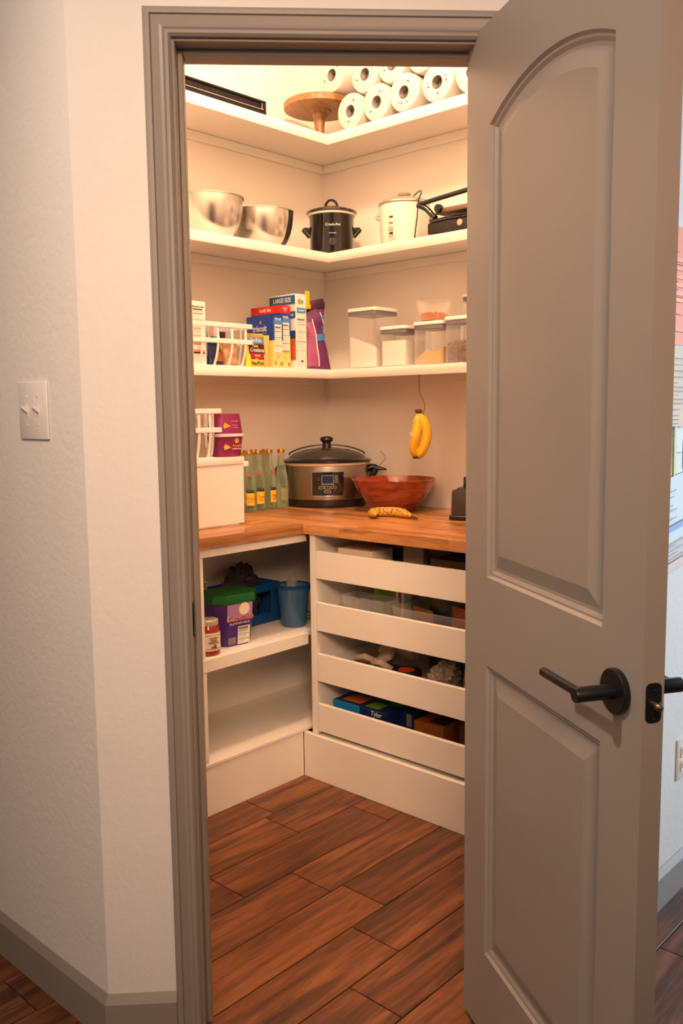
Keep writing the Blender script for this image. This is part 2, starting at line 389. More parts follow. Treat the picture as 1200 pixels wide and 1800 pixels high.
# ------------------------------------------------------------------ L-shaped wall shelves with nosing and cleats
S1x, S2y = .4215, .2385
def shelf(zt, zb, label):
    t = thing('wall_shelf', label, 'shelf', (XB, YB, zb), 0, 'three L shaped pantry shelves')
    O = (XB, YB, zb); NS = .019; EX, EY = -1.10, -1.16
    ub = zt - .019
    L = lambda a, b: [(EX, a), (b, a), (b, EY), (XB - .001, EY), (XB - .001, YB - .001), (EX, YB - .001)]
    MB().prism(L(S2y + NS, S1x + NS), ub, zt).build('shelf_board', CAB, t, off=O, smooth=0)
    MB().prism([(EX, S2y), (S1x, S2y), (S1x + NS, S2y + NS), (EX, S2y + NS)], zb, zt, bev=.0015).build('nosing', CAB, t, off=O)
    MB().prism([(S1x, S2y), (S1x, EY), (S1x + NS, EY), (S1x + NS, S2y + NS)], zb, zt, bev=.0015).build('nosing', CAB, t, off=O)
    zc = ub - .033; c = .018
    MB().prism([(EX, YB - c), (XB - .002, YB - c), (XB - .002, YB - .001), (EX, YB - .001)], zc, ub, bev=.003).build('cleat', CAB, t, off=O)
    MB().prism([(XB - c, EY), (XB - .001, EY), (XB - .001, YB - c - .001), (XB - c, YB - c - .001)], zc, ub, bev=.003).build('cleat', CAB, t, off=O)
    return t
shelf(2.3956, 2.3571, 'white L shaped pantry shelf, topmost, carrying the paper towel rolls')
shelf(1.9465, 1.9099, 'white L shaped pantry shelf, second from top, carrying the steel bowls')
shelf(1.4915, 1.4552, 'white L shaped pantry shelf, third from top, carrying boxes and clear canisters')

# ------------------------------------------------------------------ butcher block worktop, one object per stave
ZT, ZB_ = .9317, .8960
ct = thing('worktop', 'L shaped butcher block worktop of oiled wood staves', 'worktop', (0, 0, ZB_))
SW = .0385
def staves(x0, x1, y0, y1, along):
    n = round(((y1 - y0) if along == 'x' else (x1 - x0)) / SW); w_ = ((y1 - y0) if along == 'x' else (x1 - x0)) / n
    cache = {}
    for i in range(n):
        a0, a1 = (x0, x1) if along == 'x' else (y0, y1); a = a0; cuts = [a0]
        a += random.uniform(.15, .55)
        while a < a1 - .15: cuts.append(a); a += random.uniform(.35, .65)
        cuts.append(a1)
        for p0, p1 in zip(cuts[:-1], cuts[1:]):
            ln_ = p1 - p0
            if along == 'x': b = MB().box((-ln_ / 2, 0, 0), (ln_ / 2, w_ - .0001, ZT - ZB_ - .00001 * random.randint(0, 20)), bev=.0005); loc = ((p0 + p1) / 2, y0 + i * w_, 0)
            else: b = MB().box((0, -ln_ / 2, 0), (w_ - .0001, ln_ / 2, ZT - ZB_ - .00001 * random.randint(0, 20)), bev=.0005); loc = (x0 + i * w_, (p0 + p1) / 2, 0)
            b.build('stave', BLOCKX if along == 'x' else BLOCK, ct, loc=loc, smooth=0)
staves(-1.10, -.0006, -.0172, YB - .002, 'x')
staves(0, XB - .002, -1.17, YB - .002, 'y')

# ------------------------------------------------------------------ open shelf cabinet under the left leg
oc = thing('open_cabinet', 'white open shelf cabinet under the left end of the worktop', 'cabinet', (-.5, .0, 0)); O = (-.5, 0, 0)
MB().box((-1.10, 0, 0), (-.001, .018, .1655), bev=.0008).build('kick_board', CAB, oc, off=O)
MB().box((-1.10, -.003, .1665), (.66, .383, .1790), bev=.0015).build('bottom_shelf', CAB, oc, off=O)
MB().box((-.475, .0, .1795), (-.436, .022, .4855), bev=.001).build('stile', CAB, oc, off=O)
MB().box((-.480, -.001, .4865), (.0335, .020, .530), bev=.0015).build('shelf_nosing', CAB, oc, off=O)
MB().box((-.480, .0205, .511), (.66, .382, .530), bev=.0008).build('middle_shelf', CAB, oc, off=O)
MB().box((-.475, .0, .5305), (-.449 + .010, .022, .8635), bev=.001).build('stile', CAB, oc, off=O)
MB().box((-1.10, .0, .8642), (.0310, .020, .8955), bev=.001).build('top_rail', CAB, oc, off=O)
MB().box((-1.10, .384, .10), (.68, .394, .8955), bev=.0008).build('back_panel', CAB, oc, off=O)
MB().box((-1.10, .0205, .511), (-.481, .382, .530), bev=.0008).build('side_shelf', CAB, oc, off=O)

# ------------------------------------------------------------------ drawer cabinet under the right leg
dcab = thing('drawer_cabinet', 'white cabinet of four open topped drawers under the right end of the worktop', 'cabinet', (.3, -.5, 0)); O = (.3, -.5, 0)
YE = -.88
MB().box((.0, -1.15, 0), (.020, -.0005, .1655), bev=.0015).build('kick_board', CAB, dcab, off=O)
MB().box((.0205, -1.15, .150), (.63, -.062, .166), bev=.0008).build('bottom_panel', CAB, dcab, off=O)
MB().box((.012, -.0600, .1668), (.66, -.0340, .8955), bev=.001).build('side_panel', CAB, dcab, off=O)
MB().box((.012, YE - .026, .1668), (.66, YE, .8955), bev=.001).build('side_panel', CAB, dcab, off=O)
MB().box((.640, YE + .001, .1668), (.655, -.061, .8955), bev=.001).build('back_panel', CAB, dcab, off=O)
MB().box((.012, -1.15, .1668), (.030, YE - .027, .8955), bev=.001).build('filler_panel', CAB, dcab, off=O)
DZ = [(.739, .838), (.5505, .6525), (.3655, .466), (.181, .2822)]
for a, b in DZ:
    dr = MB().box((.012, YE + .004, a), (.028, -.0640, b), bev=.0012).build('drawer', CAB, dcab, off=O)
    MB().box((.0285, -.0760, a + .004), (.60, -.0645, b - .022), bev=.0008).build('drawer_side', CAB, dr, off=O)
    MB().box((.0285, YE + .005, a + .004), (.60, YE + .017, b - .022), bev=.0008).build('drawer_side', CAB, dr, off=O)
    MB().box((.0285, YE + .0175, a + .010), (.60, -.0765, a + .016)).build('drawer_bottom', CAB, dr, off=O)
    MB().box((.588, YE + .0175, a + .0165), (.60, -.0765, b - .022), bev=.0008).build('drawer_back', CAB, dr, off=O)

# ================================================================== TOP SHELF (z 2.3956)
Z = 2.3956
PANB = mat('enamelled_black', (.006, .0055, .0055), .6, spec=.25)
t = thing('roasting_pan', 'black rectangular oven pan with a long slot in its rim, left on the top shelf', 'pan', (-.20, .36, Z))
MB().box((-.34, -.105, 0), (.31, .11, .006), bev=.002).build('pan_bottom', PANB, t)
pr_ = MB().box((-.34, -.111, 0), (.312, -.105, .018), bev=.002).box((-.34, -.111, .044), (.312, -.105, .052), bev=.002).box((.29, -.111, .018), (.312, -.105, .044), bev=.002).box((-.34, -.111, .018), (-.320, -.105, .044), bev=.001).build('front_rim', PANB, t)
MB().box((.306, -.105, .0), (.312, .115, .052), bev=.002).box((-.34, .109, .0), (.312, .115, .052), bev=.002).build('side_rim', PANB, t)
MB().box((-.33, -.1045, .003), (.30, -.100, .050)).build('slot_backing', PANB, t)
MB().tube(smoothpath([(-.317, -.112, .044), (-.315, -.112, .024), (-.300, -.112, .019), (0, -.112, .019), (.272, -.112, .019), (.286, -.112, .024), (.289, -.112, .040)], 4), .0014, n=6).build('bright_edge', STEEL, t)

t = thing('cake_stand', 'round light wood cake stand on a turned pedestal beside the paper towels', 'cake stand', (.495, .350, Z), .4)
MB().lathe([(.001, .128), (.134, .128), (.142, .132), (.144, .150), (.140, .156), (.001, .156)], n=56).build('plate', ACACIA, t)
MB().lathe([(.001, 0), (.046, 0), (.050, .004), (.047, .010), (.030, .017), (.020, .030), (.019, .060), (.022, .085), (.027, .104), (.033, .112), (.033, .116), (.046, .120), (.048, .128), (.001, .128)], n=36).build('pedestal', ACACIA, t)

PT = mat('wrapped_paper_towel', (.60, .575, .53), .38, var=.05, scale=30, bump=.5, bscale=45, coat=.25)
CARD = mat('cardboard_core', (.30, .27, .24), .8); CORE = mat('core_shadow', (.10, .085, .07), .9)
INKS = [colr('ink_black', (40, 38, 42)), colr('ink_blue', (80, 120, 190)), colr('ink_yellow', (225, 190, 60)), colr('ink_pink', (215, 120, 130))]
def towel_proto():
    t = thing('paper_towel_roll', '-', 'paper towel', group='paper towel rolls on the top shelf')
    M = Matrix.Rotation(R(90), 4, 'Y')    # axis along x
    MB().lathe([(.022, .004), (.056, .0), (.064, .004), (.0675, .014), (.0675, .252), (.062, .266), (.022, .268)], n=40, M=M, cap=(False, False)).build('wrapped_roll', PT, t)
    c = MB().lathe([(.022, .002), (.022, .268), (.0205, .268), (.0205, .002)], n=28, M=M, cap=(False, False)).build('core', CARD, t)
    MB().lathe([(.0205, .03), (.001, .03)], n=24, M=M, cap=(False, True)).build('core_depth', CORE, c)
    return t
tp = towel_proto()
def marks(t, seed):
    rr = random.Random(seed)
    for k in range(5):
        a = rr.uniform(0, 6.28); r = rr.uniform(.034, .052); m = INKS[rr.choice([0, 1, 1, 2, 3])]
        M = Matrix.Translation((-.0002 + .004 * 0, r * math.cos(a), r * math.sin(a))) @ Matrix.Rotation(rr.uniform(0, 3), 4, 'X')
        w_ = rr.uniform(.004, .008); h_ = rr.uniform(.002, .005)
        MB().box((.0010, -w_ / 2, -h_ / 2), (.0024, w_ / 2, h_ / 2), bev=.0006, M=M).build('printed_mark', m, t)
RO = .0677
rolls = [(.134, Z + RO, .436, 'wrapped white paper towel roll in the bottom row, touching the cake stand'),
         (-.003, Z + RO, .430, 'wrapped white paper towel roll in the bottom row, second from the cake stand'),
         (-.140, Z + RO, .420, 'wrapped white paper towel roll in the bottom row, third from the cake stand'),
         (-.285, Z + RO, .424, 'wrapped white paper towel roll in the bottom row, next to the open door'),
         (.232, Z + .1568 + RO, .44, 'wrapped white paper towel roll in the upper row, above the cake stand'),
         (.0670, Z + RO * 2.76, .445, 'wrapped white paper towel roll in the upper row, second from the cake stand'),
         (-.0705, Z + RO * 2.76, .438, 'wrapped white paper towel roll in the upper row, third from the cake stand'),
         (-.2125, Z + RO * 2.74, .432, 'wrapped white paper towel roll in the upper row, nearest the open door'),
         (.281, Z + RO, .50, 'wrapped white paper towel roll in the bottom row, mostly hidden behind the cake stand'),
         (-.425, Z + RO, .43, 'wrapped white paper towel roll in the bottom row, cut off by the door edge')]
for i, (y, z, x, lb) in enumerate(rolls):
    if i == 8: x = .50
    r = tp if i == 0 else copytree(tp)
    r.location = (x - (.07 if x > .47 else 0) * 0, y, z); r.scale = (1, 1, 1)
    r['label'] = lb
    if i == 8: r.location = (.425, .40, z)      # behind the stand, turned off the wall
    r.rotation_euler = (random.uniform(0, 6.28), 0, 0)
    if i not in (8, 9): marks(r, 30 + i)
for o in [c for c in bpy.data.objects if c.name.startswith('paper_towel_roll')]:
    if abs(o.location.y - .40) < 1e-4: COL.objects.unlink(o); [bpy.data.objects.remove(c) for c in list(o.children_recursive)]; bpy.data.objects.remove(o)

# ================================================================== SECOND SHELF (z 1.9465)
Z = 1.9465
def bowl(loc, r, h, rim, dark_patch, label, rot=(0, 0, 0)):
    t = thing('mixing_bowl', label, 'bowl', loc, group='steel mixing bowls on the second shelf', rot=rot)
    pf = [(.001, 0), (r * .42, 0), (r * .50, .004)]
    for k in range(1, 11): a = k / 10 * math.pi / 2; pf.append((r * (.50 + .5 * math.sin(a) ** 1.0), .004 + (h - .004) * (1 - math.cos(a)) ** .92))
    pf = [(a_, b_) for a_, b_ in pf]
    inn = [(a_ - .0016, b_ + .0012) for a_, b_ in reversed(pf) if a_ > .01]
    MB().lathe(pf + [(r + .005, h), (r + .005, h + .0025), (r - .001, h + .0025)] + inn + [(.001, .0015)], n=64).build('bowl_body', STEEL, t)
    if dark_patch:
        # dark patch on one side of the outside
        rings = []
        for k in range(3, 13):
            a_, b_ = pf[min(k, len(pf) - 1)]
            ring = []
            for j in range(7):
                th = R(-74 + j * 5); ring.append(((a_ + .0012) * math.cos(th), (a_ + .0012) * math.sin(th), b_))
            rings.append(ring)
        MB().loft(rings, closed=False, cap=(False, False)).build('side_patch', BLACK, t)
    return t
bowl((-.062, .378, Z), .122, .150, 0, False, 'stainless steel mixing bowl nearest the door frame, second shelf')
bowl((.205, .385, Z), .118, .142, 0, True, 'stainless steel mixing bowl with a dark side patch, beside the small black slow cooker')

t = thing('small_slow_cooker', 'small round black slow cooker with a loop lid handle, on the second shelf', 'slow cooker', (.505, .300, Z), R(-135))
bd = MB().lathe([(.001, .004), (.086, .004), (.088, .010), (.090, .150), (.093, .156), (.093, .162), (.085, .162), (.085, .155), (.001, .155)], n=48).build('body', BLACKG, t)
MB().lathe([(.094, .1575), (.0965, .160), (.0965, .166), (.092, .168), (.088, .164)], n=48, cap=(False, False)).build('crock_rim', mat('cream_ceramic', (.72, .66, .56), .25), t)
ld = MB().lathe([(.098, .166), (.104, .170), (.1035, .174), (.095, .179), (.060, .190), (.001, .196)], n=48).build('lid', BLACKG, t)
MB().tube(smoothpath([(0, -.024, .192), (0, -.022, .208), (0, -.012, .221), (0, 0, .225), (0, .012, .221), (0, .022, .208), (0, .024, .192)], 4), .0042, n=10, flat=1.6).build('lid_handle', BLACK, ld)
for s in (-1, 1):
    MB().tube(smoothpath([(0, s * .088, .105), (0, s * .104, .108), (0, s * .112, .106), (0, s * .104, .098), (0, s * .088, .080)], 3), [.010] * 13, n=10, flat=1.0).build('side_handle', BLACK, t)
Mk = Matrix.Translation((.089, 0, .045)) @ Matrix.Rotation(R(90), 4, 'Y')
MB().lathe([(.016, 0), (.0155, .010), (.001, .011)], n=24, M=Mk).box((-.015, -.004, .009), (.015, .004, .018), bev=.002, M=Mk).build('control_knob', BLACK, t)
text('Crock-Pot', .014, mat('print_white', (.75, .73, .70), .5), bd, face((.0905, .002, .112), (0, 1, 0)))
text('off low high', .006, MATS['print_white'], bd, face((.0902, 0, .080), (0, 1, 0)))
PWH = MATS['print_white']

ENAM = mat('cream_enamel', (.80, .75, .66), .28, coat=.3)
CLEAR = glassy('clear_glass', (.75, .74, .70), .22, .04)
t = thing('rice_cooker', 'white round rice cooker with a glass lid and a hanging black cord', 'rice cooker', (.555, -.035, Z), R(-140))
bd = MB().lathe([(.001, .003), (.082, .003), (.088, .012), (.094, .06), (.096, .130), (.097, .152), (.094, .156), (.001, .156)], n=48).build('body', ENAM, t)
ld = MB().lathe([(.098, .157), (.099, .160), (.090, .170), (.060, .182), (.020, .187), (.001, .187)], n=48).build('glass_lid', glassy('smoked_lid', (.42, .38, .30), .62, .06), t)
MB().lathe([(.0975, .1565), (.1015, .1575), (.1015, .1615), (.0975, .1625)], n=48, cap=(False, False)).build('lid_ring', CHROME, ld)
MB().lathe([(.010, .186), (.012, .190), (.024, .193), (.026, .199), (.022, .204), (.001, .206)], n=28).build('lid_knob', mat('grey_brown_knob', (.30, .25, .20), .35), ld)
Mp = face((.0770, -.0480, .075), (.53, .85, 0), (0, 0, 1))
cp = MB().box((-.016, -.055, -.004), (.016, .045, .006), bev=.005, seg=2, M=Mp).build('control_panel', mat('panel_beige', (.66, .58, .49), .4), bd)
for q, (yy, hh, mm) in enumerate(((.026, .007, INKS[0]), (.004, .005, colr('signal_red', (200, 60, 40))), (-.016, .011, mat('switch_grey', (.35, .30, .26), .4)), (-.034, .010, INKS[0]))):
    MB().box((-.008, yy - hh / 2, .0062), (.008, yy + hh / 2, .0066 if q != 2 else .010), bev=0, M=Mp).build('printed_mark' if q != 2 else 'switch_lever', mm, cp, smooth=0)
text('COOK', .006, INKS[0], cp, Mp @ Matrix.Translation((0, -.046, .0063)))
for s in (-1, 1):
    MB().tube(smoothpath([(0, s * .092, .122), (0, s * .102, .123), (0, s * .106, .116), (0, s * .102, .109), (0, s * .092, .108)], 3), .006, n=10).build('side_handle', mat('handle_grey', (.42, .38, .33), .4), t)
tag(MB().tube(smoothpath([(.62, -.02, Z + .2), (.585, -.085, Z + .208), (.545, -.125, Z + .190), (.505, -.142, Z + .150), (.492, -.146, Z + .09), (.495, -.135, Z + .04), (.510, -.125, Z + .012), (.56, -.135, Z + .006)], 6), .0024, n=8).build('power_cord', BLACK), 'thin black power cord looping down behind the white rice cooker', 'cord')

t = thing('waffle_maker', 'black hinged sandwich press with long bar handles, cut off by the open door', 'sandwich press', (.51, -.33, Z), R(0))
MB().box((-.055, -.16, .010), (.15, .110, .052), bev=.006, seg=2).build('base_housing', BLACK, t)
MB().box((-.06, -.16, .052), (.15, .100, .062), bev=.003).build('lower_plate', BLACKG, t)
MB().box((-.05, -.16, .078), (.15, .080, .098), bev=.006, seg=2, M=Matrix.Rotation(R(0), 4, 'Y')).build('upper_housing', mat('bronze_shell', (.20, .13, .09), .35, metal=.6), t)
for yy in (.085, -.14): MB().box((-.045, yy - .014, 0), (-.01, yy + .014, .012), bev=.003).build('foot', BLACK, t)
MB().tube([(-.058, .148, .122), (-.058, .05, .130), (-.058, -.16, .146)], .0085, n=14).build('upper_handle', BLACK, t)
MB().tube(smoothpath([(-.058, .150, .121), (-.05, .120, .106), (-.045, .100, .085), (-.045, .08, .066)], 4), [.011] * 13, n=12).build('hinge_arm', BLACKG, t)
MB().lathe([(.014, -.01), (.016, 0), (.014, .010)], n=20, M=Matrix.Translation((-.052, .060, .096)) @ Matrix.Rotation(R(90), 4, 'Y')).build('hinge_knob', BLACK, t)
MB().lathe([(.0105, 0), (.0115, .003), (.009, .006), (.001, .0065)], n=24, M=Matrix.Translation((-.0555, -.035, .034)) @ Matrix.Rotation(R(-90), 4, 'Y')).build('indicator', mat('tan_plastic', (.50, .34, .24), .3), t)
MB().tube(smoothpath([(-.064, .065, .075), (-.066, .02, .066), (-.066, -.02, .060), (-.064, -.08, .058)], 4), .0022, n=8).build('cord', BLACK, t)

# ================================================================== THIRD SHELF (z 1.4915)
Z = 1.4915
# white slotted basket on the left
def basket(name, label, loc, w_, d_, h_, posts, lean, cat='basket', grp=None):
    t = thing(name, label, cat, loc, group=grp)
    MB().box((-w_ + .012, .012, 0), (-.022, d_ - .012, .003), bev=.001).build('basket_floor', WHITE, t)
    for z0, z1, nm in ((h_ - .0165, h_, 'top_rail'), (h_ * .52, h_ * .52 + .0165, 'middle_rail')):
        MB().box((-w_, -.003, z0), (.0, .0, z1), bev=.001).box((-.003, 0, z0), (0, d_, z1), bev=.001).box((-w_, d_ - .003, z0), (0, d_, z1), bev=.001).box((-w_, 0, z0), (-w_ + .003, d_, z1), bev=.001).build(nm, WHITE, t)
    hm = h_ * .52 + .003
    def post(x, y, ix, iy):
        rings = []
        ux, uy = (1, 0) if abs(iy) else (0, 1)
        for k in range(9):
            z = h_ - .003 - (h_ - .003) * k / 8; s_ = 0 if z > hm else ((hm - z) / hm) ** 1.8 * lean
            c = Vector((x + ix * s_ - (.3 * s_ if iy else 0), y + iy * s_, z)); hw = .0052
            a = Vector((ux, uy, 0)) * hw; b = Vector((ix, iy, 0)).normalized() * .0015
            rings.append([c - a, c + a, c + a + b, c - a + b])
        MB().loft(rings).build('post', WHITE, t)
    for x in posts: post(x, .0, 0, 1); post(x, d_, 0, -1)
    for q in (.25, .5, .75): post(-.003, d_ * q, -1, 0); post(-w_, d_ * q, 1, 0)
    return t
basket('slotted_basket', 'white slotted plastic basket on the left of the third shelf, full of pouches', (.012, .2440, Z), .368, .235, .152, [-.031, -.095, -.160, -.229, -.295], .020)

def carton(name, label, x0, x1, y0, y1, z0, h, mfront, mside=None, cat='box', grp=None, mtop=None):
    t = thing(name, label, cat, ((x0 + x1) / 2, (y0 + y1) / 2, z0), group=grp)
    hx, hy = (x1 - x0) / 2, (y1 - y0) / 2
    MB().box((-hx, -hy, 0), (hx, hy, h), bev=.0012).build('box_body', mside or mfront, t)
    t['hx'] = hx; t['hy'] = hy; t['h'] = h
    return t
def nutrition(par, M, w_, h_, ink=None):
    """small printed facts panel: pale card, heading, rules and rows"""
    ink = ink or INKS[0]
    p_ = patch('facts_panel', PAPERW, par, M, w_, h_)
    m = MB(); y = h_ / 2 - h_ * .10
    for th, fr in ((.006, .8), (.0010, .9), (.0026, .85), (.0008, .6), (.0008, .7), (.0020, .9), (.0008, .65), (.0008, .7), (.0008, .5), (.0022, .9), (.0008, .6), (.0008, .5)):
        m.box((-w_ * .45, y - th / 2, .0006), (-w_ * .45 + w_ * fr, y + th / 2, .0009)); y -= h_ * .072
    m.build('printed_lines', mat('ink_brown', (.16, .12, .10), .6), p_, M and None, smooth=0).data.transform(M)
    return p_
CREAM = colr('cream_card', (238, 222, 196), .55)
for (x0, x1, lb) in ((-.2450, -.1770, 'tall white carton with a facts panel, standing in the slotted basket'), (-.316, -.2505, 'tall white carton half hidden by the door frame, in the slotted basket')):
    t = carton('food_carton', lb, x0, x1, .275, .420, Z + .0035, .218, PAPERW, grp='white cartons in the slotted basket')
    hx = (x1 - x0) / 2
    MB().box((-hx - .0004, -.0722, .0005), (-hx + .0035, -.0700, .2175)).build('blue_edge', colr('carton_blue', (60, 95, 150)), t, smooth=0)
    M = face((.001, -.0727, 0), NEGY)
    nutrition(t, M @ Matrix.Translation((0, .150, 0)), .054, .10)
    text('Nutrition Facts', .0085, INKS[0], t, M @ Matrix.Translation((0, .199, .001)))
    for k, (yy, cc) in enumerate(((.095, (205, 180, 140)), (.075, (190, 160, 120)), (.045, (200, 130, 90)), (.040, (120, 100, 70)))): patch('printed_band', colr('carton_band_%d' % k, cc), t, M, .048, .012 if k != 3 else .005, 0, yy, d=.0006)

def pouch(name, label, w_, h_, d_, loc, rz, m, tilt=0, cat='bag', grp=None, crimp=.012, wr=.003, seed=1, base=1.0):
    """soft standing pouch: lens section, closing to a flat crimp at the top"""
    t = thing(name, label, cat, loc, group=grp, rot=(tilt, 0, rz)); rr = random.Random(seed)
    rings = []; n = 28; K = 12
    ph = [rr.uniform(0, 6.28) for _ in range(6)]
    for k in range(K + 1):
        f = k / K; z = f * (h_ - crimp)
        th = d_ / 2 * max(.0, (1 - f ** 1.6)) * (1 if f > .1 else (.72 + 2.8 * f)) + .0012
        ring = []
        for i in range(n):
            a = 2 * math.pi * i / n; x = w_ / 2 * math.cos(a) * (1 - .03 * math.sin(f * 9 + ph[0])); s = math.sin(a)
            y = th * (abs(s) ** .75) * (1 if s > 0 else -1)
            y += wr * math.sin(x * 90 + ph[1] + f * 7) * math.sin(f * 11 + ph[2]) * (1 if abs(s) > .3 else .2) * (1 - f * .5)
            ring.append((x, y, z))
        rings.append(ring)
    rings.append([(x, y * .5, h_) for x, y, z in rings[-1]])
    MB().loft(rings).build('pouch_body', m, t, smooth=50)
    return t
FOILB = colr('grey_blue_foil', (105, 135, 160), .3, var=.25, scale=14, bump=.4, bscale=30)
t = pouch('snack_bag', 'grey blue foil snack bag rising behind the slotted basket rim', .085, .205, .06, (-.133, .375, Z + .004), .15, FOILB, seed=3)
patch('orange_corner', colr('orange_print', (215, 120, 45)), t, face((-.010, -.004, .196), NEGY), .050, .010, d=.001)
patch('pale_panel', colr('pale_foil', (190, 195, 205), .35), t, face((-.018, -.030, .115), NEGY), .044, .060, d=.001)
t = carton('drink_mix_box', 'small pink and teal box inside the slotted basket', -.1190, -.0960, .303, .325, Z + .0035, .140, colr('teal_card', (75, 155, 165)))
MB().box((-.0118, -.0113, .105), (.0118, .0113, .1405)).build('pink_top', colr('pink_card', (240, 190, 190)), t, smooth=0)
t = pouch('nut_pouch', 'crinkled tan foil pouch at the right end of the slotted basket', .062, .085, .045, (-.062, .285, Z + .0035), -.1, colr('tan_foil', (190, 145, 105), .35, var=.25, scale=20, bump=.6, bscale=40), seed=5)
t = pouch('dark_pouch', 'dark blue and brown snack pouch inside the slotted basket', .060, .080, .030, (-.135, .284, Z + .0035), .1, colr('navy_foil', (40, 42, 85), .3, var=.4, scale=30), seed=7)
patch('brown_print', colr('brown_print', (160, 95, 50)), t, face((.010, -.0165, .030), NEGY), .026, .032, d=.001)
t = pouch('chip_pouch', 'black and yellow pouch leaning inside the slotted basket', .060, .130, .026, (-.035, .372, Z + .0035), .1, colr('black_foil', (38, 30, 30), .3), seed=8)
patch('yellow_band', colr('amber_print', (225, 165, 40)), t, face((-.012, -.0150, .080), NEGY, (-.3, 0, 1)), .010, .070, d=.001)
patch('tan_window', colr('tan_print', (200, 140, 90)), t, face((.014, -.0150, .095), NEGY), .018, .024, d=.001)

# tuna pouch
TY = colr('tuna_yellow', (250, 205, 30), .35)
t = pouch('tuna_pouch', 'yellow and brown tuna pouch leaning on a tan pouch, just right of the slotted basket', .092, .122, .030, (.038, .262, Z), .04, TY, seed=2, wr=.0008)
Mf = face((0, -.0165, 0), NEGY, (0, .10, 1))
M2 = Mf @ Matrix.Translation((0, 0, .0005))
patch('orange_top', colr('orange_gold', (222, 150, 60), .35), t, Mf, .086, .012, 0, .113, d=.001)
patch('blue_band', colr('band_blue', (70, 140, 190), .35), t, Mf, .086, .024, 0, .098, d=.001)
text('StarKist', .020, PWH, t, M2 @ Matrix.Translation((0, .098, .001)), xs=.9)
patch('brown_field', colr('choc_brown', (78, 34, 24), .35), t, Mf, .078, .036, .002, .066, d=.0008)
text('Tuna', .015, PWH, t, M2 @ Matrix.Translation((-.008, .077, .001)), shear=.2)
text('Creations', .021, PWH, t, M2 @ Matrix.Translation((.001, .062, .0012)), xs=.85, shear=.3)
pb = patch('blue_border', colr('royal_blue', (50, 70, 170), .35), t, Mf, .068, .024, .002, .040, d=.0007)
patch('red_field', colr('deep_red', (170, 30, 30), .35), pb, Mf, .060, .019, .002, .0415, d=.0014)
text('BOLD', .010, PWH, pb, M2 @ Matrix.Translation((.002, .0415, .0012)))
text('StarKist', .021, colr('logo_navy', (30, 40, 110)), t, M2 @ Matrix.Translation((0, .014, .0008)), xs=.95)
t = pouch('tan_pouch', 'tan foil pouch squeezed between the tuna pouch and the blue cracker box', .045, .120, .030, (.098, .280, Z), -.9, colr('tan_gold_foil', (222, 170, 85), .35, var=.2, scale=18), seed=12)

TBL = colr('cracker_blue', (32, 66, 150), .4); TRD = colr('cracker_red', (205, 40, 40), .4); TYL = colr('cracker_straw', (244, 208, 130), .45); LBL = colr('mid_blue', (75, 130, 190), .4)
def cracker(name, label, x0, x1, y0, y1, h, red):
    t = carton(name, label, x0, x1, y0, y1, Z, h, TYL, mside=TYL, grp='blue and yellow cracker boxes')
    hx, hy = (x1 - x0) / 2, (y1 - y0) / 2
    zt = h - (.028 if red else 0)
    MB().box((-hx - .0006, -hy - .0006, h * .52), (hx + .0006, hy + .0006, zt), bev=0).build('blue_wrap', TBL, t, smooth=0)
    if red:
        rd = MB().box((-hx - .0006, -hy - .0006, zt), (hx + .0006, hy + .0006, h + .0006), bev=0).build('red_top', TRD, t, smooth=0)
        text('Family Size', .019, PWH, rd, face((-hx - .0008, 0, h - .014), NEGX), xs=.8)
        text('Family\nSize', .010, PWH, rd, face((0, -hy - .0008, h - .013), NEGY))
    ML = face((-hx - .0008, 0, 0), NEGX)
    text('triscuit', .034, PWH, t, ML @ Matrix.Translation((0, zt - .048, 0)), xs=.82)
    text('^', .030, colr('wheat_gold', (230, 170, 70)), t, ML @ Matrix.Translation((.005, zt - .030, 0)))
    patch('fine_print', colr('wheat_gold', (230, 170, 70)), t, ML, .075, .0018, 0, zt - .066)
    MN = face((0, -hy - .0008, 0), NEGY)
    patch('light_panel', LBL, t, MN, 2 * hx - .004, .018, 0, zt - .028, d=.0004)
    text('triscuit', .016, PWH, t, MN @ Matrix.Translation((0, zt - .014, 0)), xs=.75)
    nutrition(t, MN @ Matrix.Translation((0, zt - .088, .0002)), 2 * hx - .014, .105)
    text('o', .010, LBL, t, MN @ Matrix.Translation((0, .042, 0)))
    for k in range(3): patch('fine_print', mat('ink_brown', (.16, .12, .10), .6), t, MN, 2 * hx - .016, .0010, 0, .062 + .004 * k)
    patch('recycling_mark', colr('orange_print', (215, 120, 45)), t, MN, .007, .014, -hx + .010, .018); patch('recycling_mark', TRD, t, MN, .007, .012, hx - .010, .015)
    return t
cracker('cracker_box', 'blue and yellow cracker box without red top, in front of the red topped one', .1205, .1700, .2475, .395, .196, False)
cracker('cracker_box', 'blue and yellow cracker box with a red top edge, behind the plain blue one', .1715, .2265, .264, .425, .236, True)
t = carton('snack_box', 'tall white and blue snack box, just left of the purple bag', .2400, .2990, .2480, .392, Z, .284, PAPERW, cat='box')
hx, hy = .0295, .072
ML = face((-hx - .0008, 0, 0), NEGX); MN = face((0, -hy - .0008, 0), NEGY)
TQ = colr('teal_blue', (38, 98, 140), .4)
b_ = patch('blue_strip', TQ, t, ML, .143, .034, 0, .262); text('LARGE SIZE', .024, PWH, b_, ML @ Matrix.Translation((.0, .262, .0008)), xs=.82)
patch('blue_tab', TQ, t, ML, .060, .026, .042, .205); text('original', .013, PWH, t, ML @ Matrix.Translation((.042, .205, .0008)))
patch('printed_crackers', colr('toast_brown', (185, 95, 40), .5), t, ML, .060, .085, .042, .075); patch('printed_shadow', TBL, t, ML, .060, .030, .042, .130)
